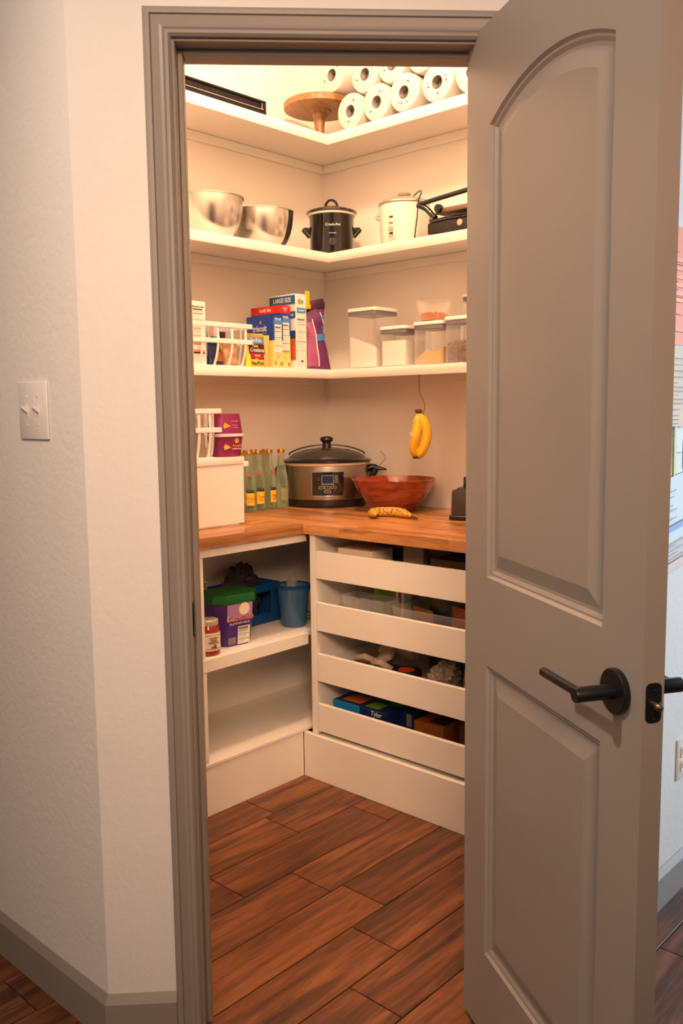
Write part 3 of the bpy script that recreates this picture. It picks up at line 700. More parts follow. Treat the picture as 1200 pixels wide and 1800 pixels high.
for k, c in enumerate(((225, 80, 60), (240, 160, 50), (120, 190, 80), (70, 130, 200))): patch('logo_bar', colr('logo_%d' % k, c), t, MN, .006, .020 - .004 * abs(k - 1), -.011 + .0065 * k, .255)
b_ = patch('blue_tab', colr('tab_blue', (60, 135, 195)), t, MN, .046, .020, 0, .222); text('original', .011, PWH, b_, MN @ Matrix.Translation((0, .222, .0008)))
nutrition(t, MN @ Matrix.Translation((0, .135, 0)), .050, .130)
text('up', .014, INKS[0], t, MN @ Matrix.Translation((.002, .030, .0006)))

# purple tortilla chip bag with a yellow clip
PURP = colr('purple_foil', (92, 38, 92), .28, var=.35, scale=12, bump=.5, bscale=26)
t = thing('chip_bag', 'purple chip bag folded at the top and held by a yellow clip', 'bag', (.385, .300, Z), R(-22))
rings = []
for k in range(15):
    f = k / 14; z = f * .255; wd = .070 - .012 * math.sin(f * 3.1) - .018 * f; dp = .040 * (1 - f ** 2.2) + .004
    ring = []
    for i in range(36):
        a = 2 * math.pi * i / 36; s = math.sin(a); x = wd * math.cos(a) + .004 * math.sin(f * 8); 
        y = dp * abs(s) ** .7 * (1 if s > 0 else -1) + .005 * math.sin(x * 70 + f * 9) * (1 - f) + .003 * math.sin(f * 17 + a * 3)
        ring.append((x, y, z + .012 * f * (x / .05)))
    rings.append(ring)
bb = MB().loft(rings).build('bag_body', PURP, t, smooth=50)
fold = MB().box((-.046, -.014, .232), (.052, .010, .272), bev=.008, seg=2, M=Matrix.Translation((0, 0, .25)) @ Matrix.Rotation(R(-14), 4, 'Y') @ Matrix.Translation((0, 0, -.25))).build('folded_top', colr('dark_purple_foil', (62, 26, 62), .3, var=.3, scale=14, bump=.4, bscale=30), t)
fp = lambda w_, h_, x, z, m, nm, r=0, yy=-.050: MB().box((-w_ / 2, -h_ / 2, 0), (w_ / 2, h_ / 2, .0012), M=face((x, yy, z), NEGY) @ Matrix.Rotation(r, 4, 'Z')).build(nm, m, bb, smooth=0)
def surf(x, z):                       # front skin of the bag, for the printed shapes
    f = z / .255; wd = .070 - .012 * math.sin(f * 3.1) - .018 * f; dp = .040 * (1 - f ** 2.2) + .004
    c = max(-.98, min(.98, (x - .004 * math.sin(f * 8)) / wd)); s = math.sqrt(1 - c * c)
    return -(dp * s ** .7) + .005 * math.sin(x * 70 + f * 9) * (1 - f) + .003 * math.sin(f * 17 + 3 * (2 * math.pi - math.acos(c)))
def skin(name, m, fx0, fx1, z0, z1, par, nx=5, nz=8, off=.0016):
    rings = []
    for k in range(nz + 1):
        z = z0(0) + (z1(0) - z0(0)) * k / nz if callable(z0) else z0 + (z1 - z0) * k / nz
        ring = []
        for i in range(nx + 1):
            x = fx0(z) + (fx1(z) - fx0(z)) * i / nx; ring.append((x, surf(x, z) - off, z + .012 * z / .255 * x / .05))
        rings.append(ring)
    return MB().loft(rings, closed=False, cap=(False, False)).build(name, m, par, smooth=60)
skin('pink_print', colr('magenta_print', (150, 70, 115), .35), lambda z: -.052 + .02 * z, lambda z: .010 - .10 * z, .012, .190, bb)
skin('white_stripe', PWH, lambda z: .009 - .10 * z, lambda z: .013 - .10 * z, .012, .200, bb, nx=1, off=.002)
skin('blue_band', colr('cyan_print', (50, 130, 200), .35), lambda z: .002, lambda z: .050, .112, .138, bb, off=.0022)
skin('white_flash', PWH, lambda z: .030 - .3 * (z - .2), lambda z: .034 - .3 * (z - .2), .175, .222, bb, nx=1, off=.0022)
skin('blue_dot', colr('cyan_print', (50, 130, 200), .35), lambda z: .030, lambda z: .040, .158, .168, bb, nx=2, nz=2, off=.0024)
skin('blue_dot', colr('cyan_print', (50, 130, 200), .35), lambda z: .030, lambda z: .040, .196, .208, bb, nx=2, nz=2, off=.0024)
YC = colr('yellow_clip', (240, 190, 20), .35)
cl = tag(MB().box((.332, .283, Z + .246), (.346, .289, Z + .306), bev=.002).box((.350, .291, Z + .246), (.364, .297, Z + .306), bev=.002).box((.332, .284, Z + .236), (.364, .297, Z + .256), bev=.003).build('bag_clip', YC), 'yellow plastic clip on top of the purple chip bag', 'clip')

# clear canisters
LIDW = mat('canister_lid_white', (.84, .82, .78), .35); SEAL = mat('silicone_seal', (.16, .15, .16), .5)
CLP = glassy('clear_plastic', (.92, .90, .87), .035, .08)
FLOUR = mat('flour', (.86, .82, .74), .9, bump=.5, bscale=60); SUGAR = mat('brown_sugar', (.66, .36, .13), .9, var=.2, scale=60, bump=.8, bscale=120)
def canister(label, x, y, w_, d_, h_, fill, fh, rz=0, z=Z, slope=None):
    t = thing('canister', label, 'canister', (x, y, z), rz, group='clear square canisters on the third shelf')
    hw, hd = w_ / 2, d_ / 2
    def sq(a, b, rr=.014):
        P = []
        for cx, cy, a0 in ((a - rr, b - rr, 0), (-a + rr, b - rr, 90), (-a + rr, -b + rr, 180), (a - rr, -b + rr, 270)):
            for k in range(5): q = R(a0 + 22.5 * k); P.append((cx + rr * math.cos(q), cy + rr * math.sin(q)))
        return P
    m = MB(); o_ = sq(hw - .004, hd - .004); i_ = sq(hw - .0055, hd - .0055, .0125)
    m.loft([[(a, b, 0) for a, b in o_], [(a, b, h_ - .028) for a, b in o_], [(a, b, h_ - .028) for a, b in i_], [(a, b, .003) for a, b in i_]])
    m.build('clear_body', CLP, t)
    l = MB().prism(sq(hw, hd, .016), h_ - .013, h_, bev=.002).build('lid', LIDW, t)
    MB().prism(sq(hw - .003, hd - .003, .014), h_ - .027, h_ - .0134).build('seal', SEAL, l)
    MB().lathe([(.022, h_), (.022, h_ + .001), (.001, h_ + .001)], n=28).build('push_button', LIDW, l)
    if fill is not None:
        q_ = sq(hw - .0075, hd - .0075, .011); n = len(q_)
        sl = slope or (lambda a, b: 0)
        top = [(a, b, fh + sl(a, b)) for a, b in q_]
        mid = [(a * .5, b * .5, fh + sl(a * .5, b * .5)) for a, b in q_]
        MB().loft([[(a, b, .004) for a, b in q_], top, mid]).build('contents', fill, t, smooth=60)
    return t
canister('tall clear canister behind the purple bag, a third full of flour', .520, .098, .150, .150, .232, FLOUR, .075, slope=lambda a, b: -.45 * a + .35 * b)
canister('low clear canister half full of white flour, beside the tall flour canister', .520, -.052 - .005, .145, .130, .152, FLOUR, .098)
canister('low clear canister with a slope of brown sugar, under the bowl of granola', .515, -.222, .130, .142, .158, SUGAR, .055, slope=lambda a, b: .020 * math.sin(b * 60 + 1) - .25 * b)
def pieces(name, m, par, n, bx, by, z0, dz, r, seed):
    rr = random.Random(seed); b = MB()
    for _ in range(n):
        c = Vector((rr.uniform(-bx, bx), rr.uniform(-by, by), z0 + rr.uniform(0, dz))); s_ = r * rr.uniform(.7, 1.2)
        M = Matrix.Translation(c) @ Matrix.Rotation(rr.uniform(0, 6), 4, Vector((rr.random(), rr.random(), rr.random() + .1)))
        b.lathe([(.001, -s_ * .6), (s_, -s_ * .2), (s_ * .9, s_ * .4), (.001, s_ * .6)], n=6, M=M)
    o = b.build(name, m, par, smooth=60); o['kind'] = 'stuff'; return o
NUTS = colr('dark_nuts', (120, 72, 50), .6, var=.45, scale=50)
t = canister('narrow clear canister of dark brown nuts, beside the brown sugar canister', .490, -.3585, .092, .120, .166, None, 0)
pieces('nut_pieces', NUTS, t, 260, .036, .050, .010, .070, .0075, 4)
canister('tall clear canister at the right end of the third shelf, cut off by the door', .630, -.335, .088, .120, .262, FLOUR, .03)
# clear bowl of granola on the sugar canister
t = thing('granola_bowl', 'small clear plastic tub of granola standing on the brown sugar canister', 'tub', (.515, -.205, Z + .1592))
MB().lathe([(.001, 0), (.050, 0), (.054, .004), (.058, .030), (.0655, .072), (.068, .073), (.068, .076), (.064, .076), (.0565, .032), (.052, .006), (.001, .003)], n=44).build('clear_tub', CLP, t)
GR = colr('granola', (185, 115, 60), .7, var=.5, scale=45)
g = MB().lathe([(.001, .004), (.050, .005), (.055, .024), (.045, .027), (.001, .030)], n=30).build('granola_mass', GR, t)
pieces('granola_pieces', GR, t, 130, .036, .036, .022, .010, .0050, 9)

# ================================================================== COUNTER (z .9317)
Z = .93175
t = thing('storage_bin', 'white square storage bin with a lipped lid, standing at the left end of the worktop', 'bin', (-.235, .249, Z))
WB = mat('bin_white', (.80, .77, .71), .42)
MB().loft([[(-.105 * k, -.103 * k, z), (.105 * k, -.103 * k, z), (.105 * k, .105 * k, z), (-.105 * k, .105 * k, z)] for k, z in ((.985, .006), (1, .215))]).build('bin_body', WB, t)
MB().box((-.100, -.098, .0), (.085, .10, .006), bev=.001).build('bin_foot', WB, t)
l = MB().box((-.1085, -.1065, .214), (.1065, .1085, .2395), bev=.0025, seg=2).build('lid', WB, t)
MB().box((.102, -.1100, .204), (.124, -.080, .222), bev=.002).build('lid_catch', WB, l)
basket('slotted_basket', 'small white slotted basket of pouches on top of the white storage bin', (-.2255, .1475, Z + .240), .152, .16, .168, [-.0475, -.095], .012)
t = pouch('coffee_pouch', 'grey printed foil pouch in the small basket on the white bin', .040, .130, .045, (-.290, .188, Z + .2435), .1, colr('grey_print_foil', (150, 135, 120), .35, var=.4, scale=35, bump=.5, bscale=40), seed=21)
patch('red_spot', TRD, t, face((.008, -.024, .030), NEGY), .005, .004)
t = pouch('red_pouch', 'red and black foil pouch in the small basket on the white bin', .034, .135, .035, (-.333, .190, Z + .2435), .1, colr('red_foil', (190, 35, 35), .3, var=.5, scale=28), seed=23)

MAG = colr('magenta_cup', (128, 30, 84), .38, var=.08, scale=14)
def cup(label, loc, flip):
    t = thing('pasta_cup', label, 'cup', loc, R(-12), group='purple pasta cups on the white bin', rot=None)
    if flip: t.rotation_euler = (0, R(180), R(-12))
    MB().lathe([(.001, .002), (.046, .002), (.048, 0), (.0485, .003), (.0575, .0715), (.001, .0715)], n=40, power=3.2, sy=.9).build('cup_body', MAG, t)
    MB().lathe([(.0575, .0700), (.062, .0715), (.062, .0745), (.001, .0748)], n=40, power=3.2, sy=.9).build('lid', PAPERW, t)
    s_ = -1 if flip else 1
    M = face((0, -.0495, .038), (s_, 0, 0), (0, -.11, s_))
    gold = colr('label_gold', (225, 175, 75), .45)
    if not flip:
        MB().lathe([(.0085, .0000), (.0085, .001), (.006, .001), (.006, 0)], n=20, M=M @ Matrix.Translation((.019, .018, 0)), cap=(False, False)).build('printed_ring', gold, t)
        patch('printed_rabbit', PAPERW, t, M, .004, .008, .019, .017)
        text("Annie's", .012, gold, t, M @ Matrix.Translation((.020, .001, .0006)))
        patch('printed_strip', colr('label_pink', (220, 150, 170)), t, M, .034, .005, .018, -.010)
    else:
        for k, yy in enumerate((.012, -.002, -.010, -.022)): patch('printed_strip', colr('label_pink', (220, 150, 170)), t, M, .030 - .006 * (k % 2), .0018, .012, yy)
    MB().prism([(-.014, -.010), (.012, -.001), (-.012, .012), (-.017, 0)], 0, .001, M=M @ Matrix.Translation((-.014, -.004, 0))).build('printed_pasta', gold, t)
    return t
cup('purple round pasta cup standing upright, lower one of two on the white bin', (-.160, .208, Z + .2400), False)
cup('purple round pasta cup turned upside down on the other one', (-.160, .208, Z + .2400 + .0752 + .0750), True)

# glass bottles
BG = glassy('pale_green_glass', (.62, .74, .52), .08, .05); CAPG = colr('gold_cap', (190, 140, 45), .3, metal=.7)
LY = colr('label_yellow', (235, 195, 40), .45); LR = colr('label_red', (205, 50, 40), .45)
WATER = glassy('mineral_water', (.45, .58, .42), .30, .03)
def bottle():
    t = thing('glass_bottle', '-', 'bottle', group='green glass bottles on the worktop')
    MB().lathe([(.001, .004), (.020, .0), (.0255, .002), (.0275, .010), (.0275, .100), (.0270, .112), (.0250, .130), (.0200, .160), (.0145, .186), (.0130, .200), (.0128, .224), (.0142, .226), (.0142, .232), (.0128, .234), (.0128, .238), (.0110, .238), (.0110, .200), (.0180, .160), (.0245, .112), (.0252, .010), (.001, .008)], n=32).build('glass', BG, t)
    MB().lathe([(.0158, .229), (.0158, .236), (.0140, .2425), (.001, .243)], n=20).build('cap', CAPG, t)
    Mq = [( .02795 * math.sin(a), -.02795 * math.cos(a)) for a in [R(-34 + 68 * k / 8) for k in range(9)]]
    l = MB().loft([[(x, y, .030) for x, y in Mq], [(x, y, .078) for x, y in Mq]], closed=False, cap=(False, False)).build('label', LY, t)
    for z0, z1, m, nm in ((.080, .086, INKS[0], 'label_stripe'), (.088, .091, INKS[0], 'label_stripe')):
        MB().loft([[(x, y, z0) for x, y in Mq], [(x, y, z1) for x, y in Mq]], closed=False, cap=(False, False)).build(nm, m, l)
    text('Topo', .014, LR, l, face((0, -.0284, .058), NEGY), shear=.2); text('Chico', .008, LR, l, face((0, -.0284, .045), NEGY))
    o = MB().lathe([(.0065, 0), (.0065, .0008), (.001, .0008)], n=14, M=face((-.004, -.0222, .150), NEGY, (0, .3, 1))).build('printed_spot', LR, t)
    return t
bp_ = bottle()
spots = [(.118, .400, 'green glass bottle half hidden behind the white storage bin, front row', 0.2),
         (.185, .420, 'green glass bottle second from the white bin, front row, yellow label showing', 0.35),
         (.252, .428, 'green glass bottle third from the white bin, front row, label turned right', 0.75),
         (.312, .420, 'green glass bottle nearest the large slow cooker, label turned away', 2.6),
         (.152, .480, 'green glass bottle in the back row, behind the first two bottles', .5),
         (.222, .487, 'green glass bottle in the back row, behind the second and third bottles', 1.1),
         (.288, .488, 'green glass bottle in the back row, behind the two bottles by the slow cooker', 1.9)]
for i, (x, y, lb, rz) in enumerate(spots):
    o = bp_ if i == 0 else copytree(bp_)
    o.location = (x, y, Z); o.rotation_euler = (0, 0, rz - .75); o['label'] = lb
    
# large oval slow cooker, facing the door
t = thing('large_slow_cooker', 'large oval steel slow cooker with a black lid and a digital control panel', 'slow cooker', (.500, .340, Z), R(-45))
SX, SY = 1.0, .76
MB().lathe([(.001, 0), (.158, 0), (.163, .004), (.166, .012), (.167, .036), (.001, .036)], n=72, sx=SX, sy=SY).build('base', BLACK, t)
BS = mat('satin_steel', (.40, .36, .31), .30, metal=1.0, var=.06, scale=6, aniso=(2, 2, 160))
bd = MB().lathe([(.167, .034), (.169, .036), (.173, .168), (.172, .172), (.001, .172)], n=72, sx=SX, sy=SY).build('body', BS, t)
MB().lathe([(.173, .170), (.180, .174), (.182, .180), (.178, .183), (.001, .183)], n=72, sx=SX, sy=SY).build('crock_rim', mat('crock_tan', (.62, .50, .38), .3), t)
ld = MB().lathe([(.180, .183), (.187, .186), (.188, .192), (.182, .196), (.165, .201)], n=72, sx=SX, sy=SY, cap=(True, False)).build('lid', BLACKG, t)
MB().lathe([(.165, .200), (.160, .206), (.135, .222), (.090, .236), (.040, .243), (.001, .244)], n=72, sx=SX, sy=SY, cap=(False, True)).build('lid_glass', glassy('smoked_glass', (.05, .045, .035), .80, .05), ld)
MB().tube(smoothpath([(-.158, 0, .213), (-.150, 0, .224), (-.10, 0, .243), (-.035, 0, .253), (.035, 0, .253), (.10, 0, .243), (.150, 0, .224), (.158, 0, .213)], 4), .0035, n=8, flat=.8).build('clip_strap', BLACK, ld)
MB().lathe([(.020, .243), (.018, .252), (.017, .262), (.024, .269), (.028, .276), (.026, .284), (.016, .289), (.001, .290)], n=32).build('lid_knob', BLACK, ld)
for s in (-1, 1):
    MB().tube(smoothpath([(s * .168, 0, .150), (s * .188, 0, .158), (s * .204, 0, .155), (s * .200, 0, .140), (s * .184, 0, .112), (s * .172, 0, .095)], 4), [.014] * 13 + [.013, .012, .011, .010, .009, .008, .007, .006], n=12, flat=1).build('side_handle', BLACK, t)
MB().tube(smoothpath([(.200, -.005, .155), (.228, -.012, .152), (.250, -.016, .148)], 4), [.010, .010, .009, .008, .007, .006, .005, .004, .003], n=10).build('lid_latch', BLACK, t)
MB().tube(smoothpath([(.212, -.010, .158), (.232, -.012, .178), (.246, -.014, .194), (.240, -.014, .208), (.224, -.012, .226)], 4), .0016, n=6).build('latch_wire', CHROME, t)
# curved control panel on the front (local -y faces the door)
def arcpatch(name, m, par, x0, x1, z0, z1, off, k=10):
    rings = []
    for z in (z0, z1):
        ring = []
        for i in range(k + 1):
            x = x0 + (x1 - x0) * i / k; y = -(.172 + off) * SY * math.sqrt(max(0, 1 - (x / (.172 + off)) ** 2)); ring.append((x, y, z))
        rings.append(ring)
    return MB().loft(rings, closed=False, cap=(False, False)).build(name, m, par, smooth=60)
arcpatch('panel_frame', CHROME, bd, -.067, .067, .050, .150, .0012)
pn = arcpatch('control_panel', BLACKG, bd, -.064, .064, .0525, .1475, .0026)
arcpatch('display_frame', mat('dim_grey', (.20, .17, .13), .4), pn, -.026, .024, .096, .136, .0036)
arcpatch('display', mat('display_blue', (.012, .020, .075), .25), pn, -.023, .021, .102, .133, .0046)
arcpatch('printed_marks', mat('dim_grey', (.20, .17, .13), .4), pn, -.020, .018, .0975, .0995, .0052)
def oval(x, z, a, b, m, nm, par=pn):
    y = -(.1766) * SY * math.sqrt(1 - (x / .1766) ** 2)
    dx_ = x * SY / math.sqrt(.1766 ** 2 - x * x)
    M = face((x, y - .0012, z), (1, dx_, 0))
    MB().lathe([(1, 0), (1, .0008), (.86, .0008), (.86, 0)], n=28, sx=a, sy=b, M=M, power=3, cap=(False, False)).build(nm, m, par)
    return M
for x, z in ((-.026, .086), (-.003, .086), (.022, .086), (-.002, .070)):
    M = oval(x, z, .0115 if z > .08 else .0145, .0065, mat('print_tan', (.50, .42, .32), .4), 'button'); text('MODE' if z < .08 else 'SET', .005, MATS['print_tan'], pn, M)
for z, ch in ((.128, '^'), (.112, 'v')): M = oval(.034, z, .006, .007, MATS['print_tan'], 'button'); text(ch, .010, MATS['print_tan'], pn, M)
oval(-.037, .120, .0045, .0048, colr('power_pink', (190, 110, 110)), 'power_button')
text('HAMILTON BEACH', .0065, INKS[0], bd, face((0, -.1735 * SY - .001, .043), NEGY))

# red lacquered wooden bowl
t = tag(MB().lathe([(.001, .003), (.070, .0), (.082, .003), (.088, .010), (.110, .034), (.138, .072), (.158, .106), (.166, .126), (.162, .128), (.154, .108), (.132, .074), (.104, .038), (.080, .016), (.001, .012)], n=72).build('wooden_bowl', REDWOOD, loc=(.512, -.012, Z)), 'wide dark red lacquered wooden bowl on the worktop, right of the large slow cooker', 'bowl')

# bananas
BY = mat('banana_yellow', (.78, .44, .020), .45, var=.12, scale=30); BT = mat('banana_brown', (.085, .045, .018), .7)
def bm_mat():
    m = mat('ripe_banana', (.66, .36, .045), .5, var=.2, scale=40, bump=.2, bscale=60); N = m.node_tree.nodes; L = m.node_tree.links
    tc = N.new('ShaderNodeTexCoord'); n = N.new('ShaderNodeTexNoise'); n.inputs['Scale'].default_value = 130; n.inputs['Detail'].default_value = 5; L.new(tc.outputs['Object'], n.inputs['Vector'])
    cr = N.new('ShaderNodeValToRGB'); cr.color_ramp.elements[0].position = .53; cr.color_ramp.elements[1].position = .60; L.new(n.outputs['Fac'], cr.inputs[0])
    mx = N.new('ShaderNodeMix'); mx.data_type = 'RGBA'; L.new(cr.outputs[0], mx.inputs['Factor']); old = N['Principled BSDF'].inputs['Base Color'].links[0].from_socket
    L.new(old, mx.inputs['A']); mx.inputs['B'].default_value = (.12, .055, .018, 1); L.new(mx.outputs['Result'], N['Principled BSDF'].inputs['Base Color']); return m
def banana(path, r, stem_len, m, parent, up=None, nm='peel'):
    P = smoothpath(path, 6); n = len(P); rs = []
    for i in range(n):
        f = i / (n - 1)
        k = min(1, .36 + 3.6 * f) if f < .18 else 1.0
        k *= 1 if f < .78 else max(.30, 1 - ((f - .78) / .22) ** 1.6 * .70)
        rs.append(r * k)
    b = MB().tube(P, rs, n=10, up=up).build(nm, m, parent, smooth=28)
    return P, b
t = thing('banana_bunch', 'two yellow bananas hanging by their joined stem from a wire hook', 'bananas', (.49, -.150, 1.318))
cs = Vector((.49, -.150, 1.318))
W_ = lambda L: [Vector(q) - cs for q in L]
banana(W_([(.490, -.153, 1.312), (.486, -.154, 1.292), (.480, -.155, 1.262), (.472, -.153, 1.228), (.474, -.143, 1.195), (.482, -.140, 1.166), (.486, -.138, 1.150)]), .0185, 0, BY, t)
banana(W_([(.492, -.158, 1.310), (.496, -.168, 1.292), (.500, -.180, 1.262), (.500, -.184, 1.228), (.496, -.176, 1.193), (.490, -.160, 1.162), (.487, -.150, 1.148)]), .0185, 0, BY, t)
MB().lathe([(.001, -.006), (.009, -.004), (.012, .002), (.010, .009), (.001, .011)], n=12, c=(0, -.002, .001), sy=1.2).build('stem', BT, t)
MB().lathe([(.0075, -.002), (.0105, .006), (.0120, .013)], n=12, c=(-.003, .011, -.174), cap=(True, False)).build('blossom_tip', BT, t)
MB().lathe([(.0065, -.002), (.0095, .006), (.0110, .012)], n=12, c=(-.001, -.002, -.174), cap=(True, False)).build('blossom_tip', BT, t)
MB().lathe([(.008, 0), (.008, .001), (.001, .001)], n=20, sx=.6, sy=1.1, M=face((-.0375, .0035, -.082), (.35, -.93, 0))).build('sticker', PAPERW, t)
patch('sticker_print', INKS[1], t, face((-.0388, .0035, -.082), (.35, -.93, 0)), .004, .010)
tag(MB().tube(smoothpath([(.490, -.154, 1.4745), (.490, -.155, 1.430), (.490, -.157, 1.395), (.491, -.172, 1.368), (.492, -.180, 1.345), (.492, -.177, 1.325), (.492, -.166, 1.3075), (.492, -.152, 1.3035), (.492, -.145, 1.309)], 5), .0017, n=8).build('wire_hook', colr('dull_brass_wire', (150, 105, 60), .4, metal=.7)), 'thin bent wire hook under the third shelf, carrying the bananas', 'hook')
RB = bm_mat()
t = thing('banana', 'single speckled ripe banana lying on the worktop in front of the red bowl', 'banana', (.30, -.16, Z))
q = [(.248, -.150, .0165), (.262, -.118, .018), (.292, -.092, .018), (.326, -.094, .018), (.350, -.122, .018), (.358, -.160, .018), (.352, -.196, .014), (.338, -.236, .010)]
q = [(x - .30, y + .16, z) for x, y, z in q]
P, b = banana(q, .0175, 0, RB, t, nm='ripe_peel')
MB().tube([P[-1], Vector(P[-1]) + Vector((-.010, -.022, -.002)), Vector(P[-1]) + Vector((-.018, -.040, -.003))], [.0052, .0042, .0036], n=8).build('stem', BT, t)
MB().tube([Vector(P[0]) + Vector((-.0035, -.009, 0)), Vector(P[0]) + Vector((.001, .001, 0))], [.004, .0060], n=8).build('blossom_tip', BT, t)

# mini blender base at the right end
t = thing('mini_blender', 'black kitchen appliance base with a silver framed panel, cut off by the door', 'blender', (.470, -.402, Z), R(20))
def rsq(a, b, rr=.012):
    P = []
    for cx, cy, a0 in ((a - rr, b - rr, 0), (-a + rr, b - rr, 90), (-a + rr, -b + rr, 180), (a - rr, -b + rr, 270)):
        for k in range(5): q_ = R(a0 + 22.5 * k); P.append((cx + rr * math.cos(q_), cy + rr * math.sin(q_)))
    return P
MB().prism(rsq(.064, .064), 0, .017, bev=.003).build('base', BLACK, t)
MB().loft([[(x, y, z) for x, y in rsq(a, a)] for a, z in ((.0565, .017), (.0580, .022), (.0555, .100), (.0535, .107))]).build('motor_housing', mat('dark_grey_plastic', (.045, .038, .034), .35), t)
MB().loft([[(x, y, z) for x, y in rsq(a, a, .010)] for a, z in ((.042, .107), (.040, .114))]).build('collar', BLACK, t)
MB().lathe([(.026, .114), (.026, .150), (.024, .153), (.001, .153)], n=28, c=(.006, 0, 0)).build('coupling_cap', BLACKG, t)
fm = MB()
Mf = face((0, -.0585, .060), NEGY)
for a, b in (((-.040, -.040), (-.037, .036)), ((.037, -.040), (.040, .036)), ((-.037, -.040), (.037, -.037)), ((-.037, .033), (.037, .036))): fm.box((a[0], a[1], -.002), (b[0], b[1], .0018), M=Mf)
fr_ = fm.build('panel_frame', CHROME, t, smooth=0)
patch('panel', BLACKG, t, Mf, .074, .070, 0, -.002, d=.002, z=-.002)

# ================================================================== OPEN CABINET, middle shelf (z .53)
Z = .5302
t = thing('salsa_jar', 'small glass jar of red salsa with a pale lid, beside the detergent tub', 'jar', (-.385, .052, Z))
MB().lathe([(.001, .001), (.034, 0), (.0385, .004), (.0395, .012), (.0395, .082), (.037, .094), (.031, .103), (.031, .106), (.001, .106)], n=40).build('jar_body', mat('salsa_red', (.30, .022, .010), .12, var=.35, scale=40, coat=.6), t)
MB().lathe([(.034, .100), (.0345, .101), (.0345, .116), (.033, .1175), (.001, .1175)], n=36).build('lid', mat('lid_tan', (.60, .52, .38), .35, metal=.2), t)
Mq = [(.0400 * math.sin(a), -.0400 * math.cos(a)) for a in [R(-70 + 150 * k / 16) for k in range(17)]]
lb_ = MB().loft([[(x, y, .018) for x, y in Mq], [(x, y, .078) for x, y in Mq]], closed=False, cap=(False, False)).build('label', CREAM, t)
Mq2 = [(.0404 * math.sin(a), -.0404 * math.cos(a)) for a in [R(-52 + 74 * k / 12) for k in range(13)]]
for z0, z1 in ((.024, .0255), (.069, .0705)): MB().loft([[(x, y, z0) for x, y in Mq2], [(x, y, z1) for x, y in Mq2]], closed=False, cap=(False, False)).build('label_border', colr('border_red', (150, 40, 35)), lb_)
Mj = face((-.010, -.0412, .048), (.966, -.26, 0))
for s_, yy in (('Campfire', .014), ('SALSA', .006), ('ROASTED', -.002)): text(s_, .0085, INKS[0], lb_, Mj @ Matrix.Translation((0, yy, .0)))
patch('printed_pepper', TRD, lb_, Mj, .009, .008, .004, -.012); patch('printed_leaf', colr('leaf_green', (60, 80, 50)), lb_, Mj, .020, .004, 0, -.018)

CP_ = colr('tub_purple', (72, 40, 120), .3, var=.25, scale=14)
t = thing('detergent_tub', 'purple dishwasher detergent tub with a green lid, beside the salsa jar', 'tub', (-.242, .118, Z), R(-5))
oc_ = lambda w_, d_, c=.028: [(w_, -d_ + c), (w_, d_ - c), (w_ - c, d_), (-w_ + c, d_), (-w_, d_ - c), (-w_, -d_ + c), (-w_ + c, -d_), (w_ - c, -d_)]
bd = MB().loft([[(x, y, z) for x, y in oc_(a, b)] for a, b, z in ((.066, .056, 0), (.069, .059, .004), (.083, .068, .150), (.083, .068, .158))]).build('tub_body', CP_, t, smooth=20)
l = MB().loft([[(x, y, z) for x, y in oc_(a, b, .032)] for a, b, z in ((.090, .074, .150), (.092, .076, .154), (.092, .076, .176), (.089, .073, .181), (.060, .050, .184))]).build('lid', colr('green_lid', (14, 96, 38), .35), t)
Mt = face((0, -.0605, 0), NEGY, (0, -.075, 1))
LV = colr('lavender_print', (170, 130, 175), .4, var=.2, scale=12); RDL = colr('logo_red', (200, 35, 45), .35)
patch('lavender_field', LV, bd, Mt, .104, .060, 0, .118, d=.001)
MB().lathe([(.022, 0), (.022, .0016), (.001, .0016)], n=30, M=Mt @ Matrix.Translation((.018, .128, 0))).build('cream_disc', CREAM, bd)
tx = text('Cascade', .031, PWH, bd, Mt @ Matrix.Translation((0, .098, .0016)), xs=1.06, depth=.0010, shear=.12); lab(tx, 'red and white brand lettering')
text('Cascade', .030, RDL, bd, Mt @ Matrix.Translation((0, .098, .0030)), xs=1.03, shear=.12)
text('PLATINUM PLUS', .011, PWH, bd, Mt @ Matrix.Translation((0, .079, .0008)), xs=1.05)
nutrition(bd, Mt @ Matrix.Translation((.018, .036, .0006)), .050, .062)
patch('pale_panel', mat('dim_grey', (.20, .17, .13), .4), bd, Mt, .032, .024, -.030, .020, d=.001)
Ms = face((-.0690 - .0008, -.010, 0), (0, -1, 0), (-.096, 0, 1))
text('ade', .030, RDL, bd, Ms @ Matrix.Translation((0, .098, .0012)), shear=.12); text('PLUS', .011, PWH, bd, Ms @ Matrix.Translation((0, .079, .0008)))
patch('silver_print', mat('silver_print', (.35, .36, .40), .3), bd, Ms, .040, .028, 0, .050, d=.001)

KR = colr('white_red_card', (225, 215, 200), .5)
t = carton('flat_box', 'white box with a red corner mark, behind the green lidded tub', -.42, -.225, .250, .345, Z, .195, KR)
patch('red_mark', TRD, t, face((.060, -.0480, .180), NEGY), .036, .024); patch('green_mark', colr('olive_print', (120, 130, 70)), t, face((.088, -.0480, .180), NEGY), .014, .024)

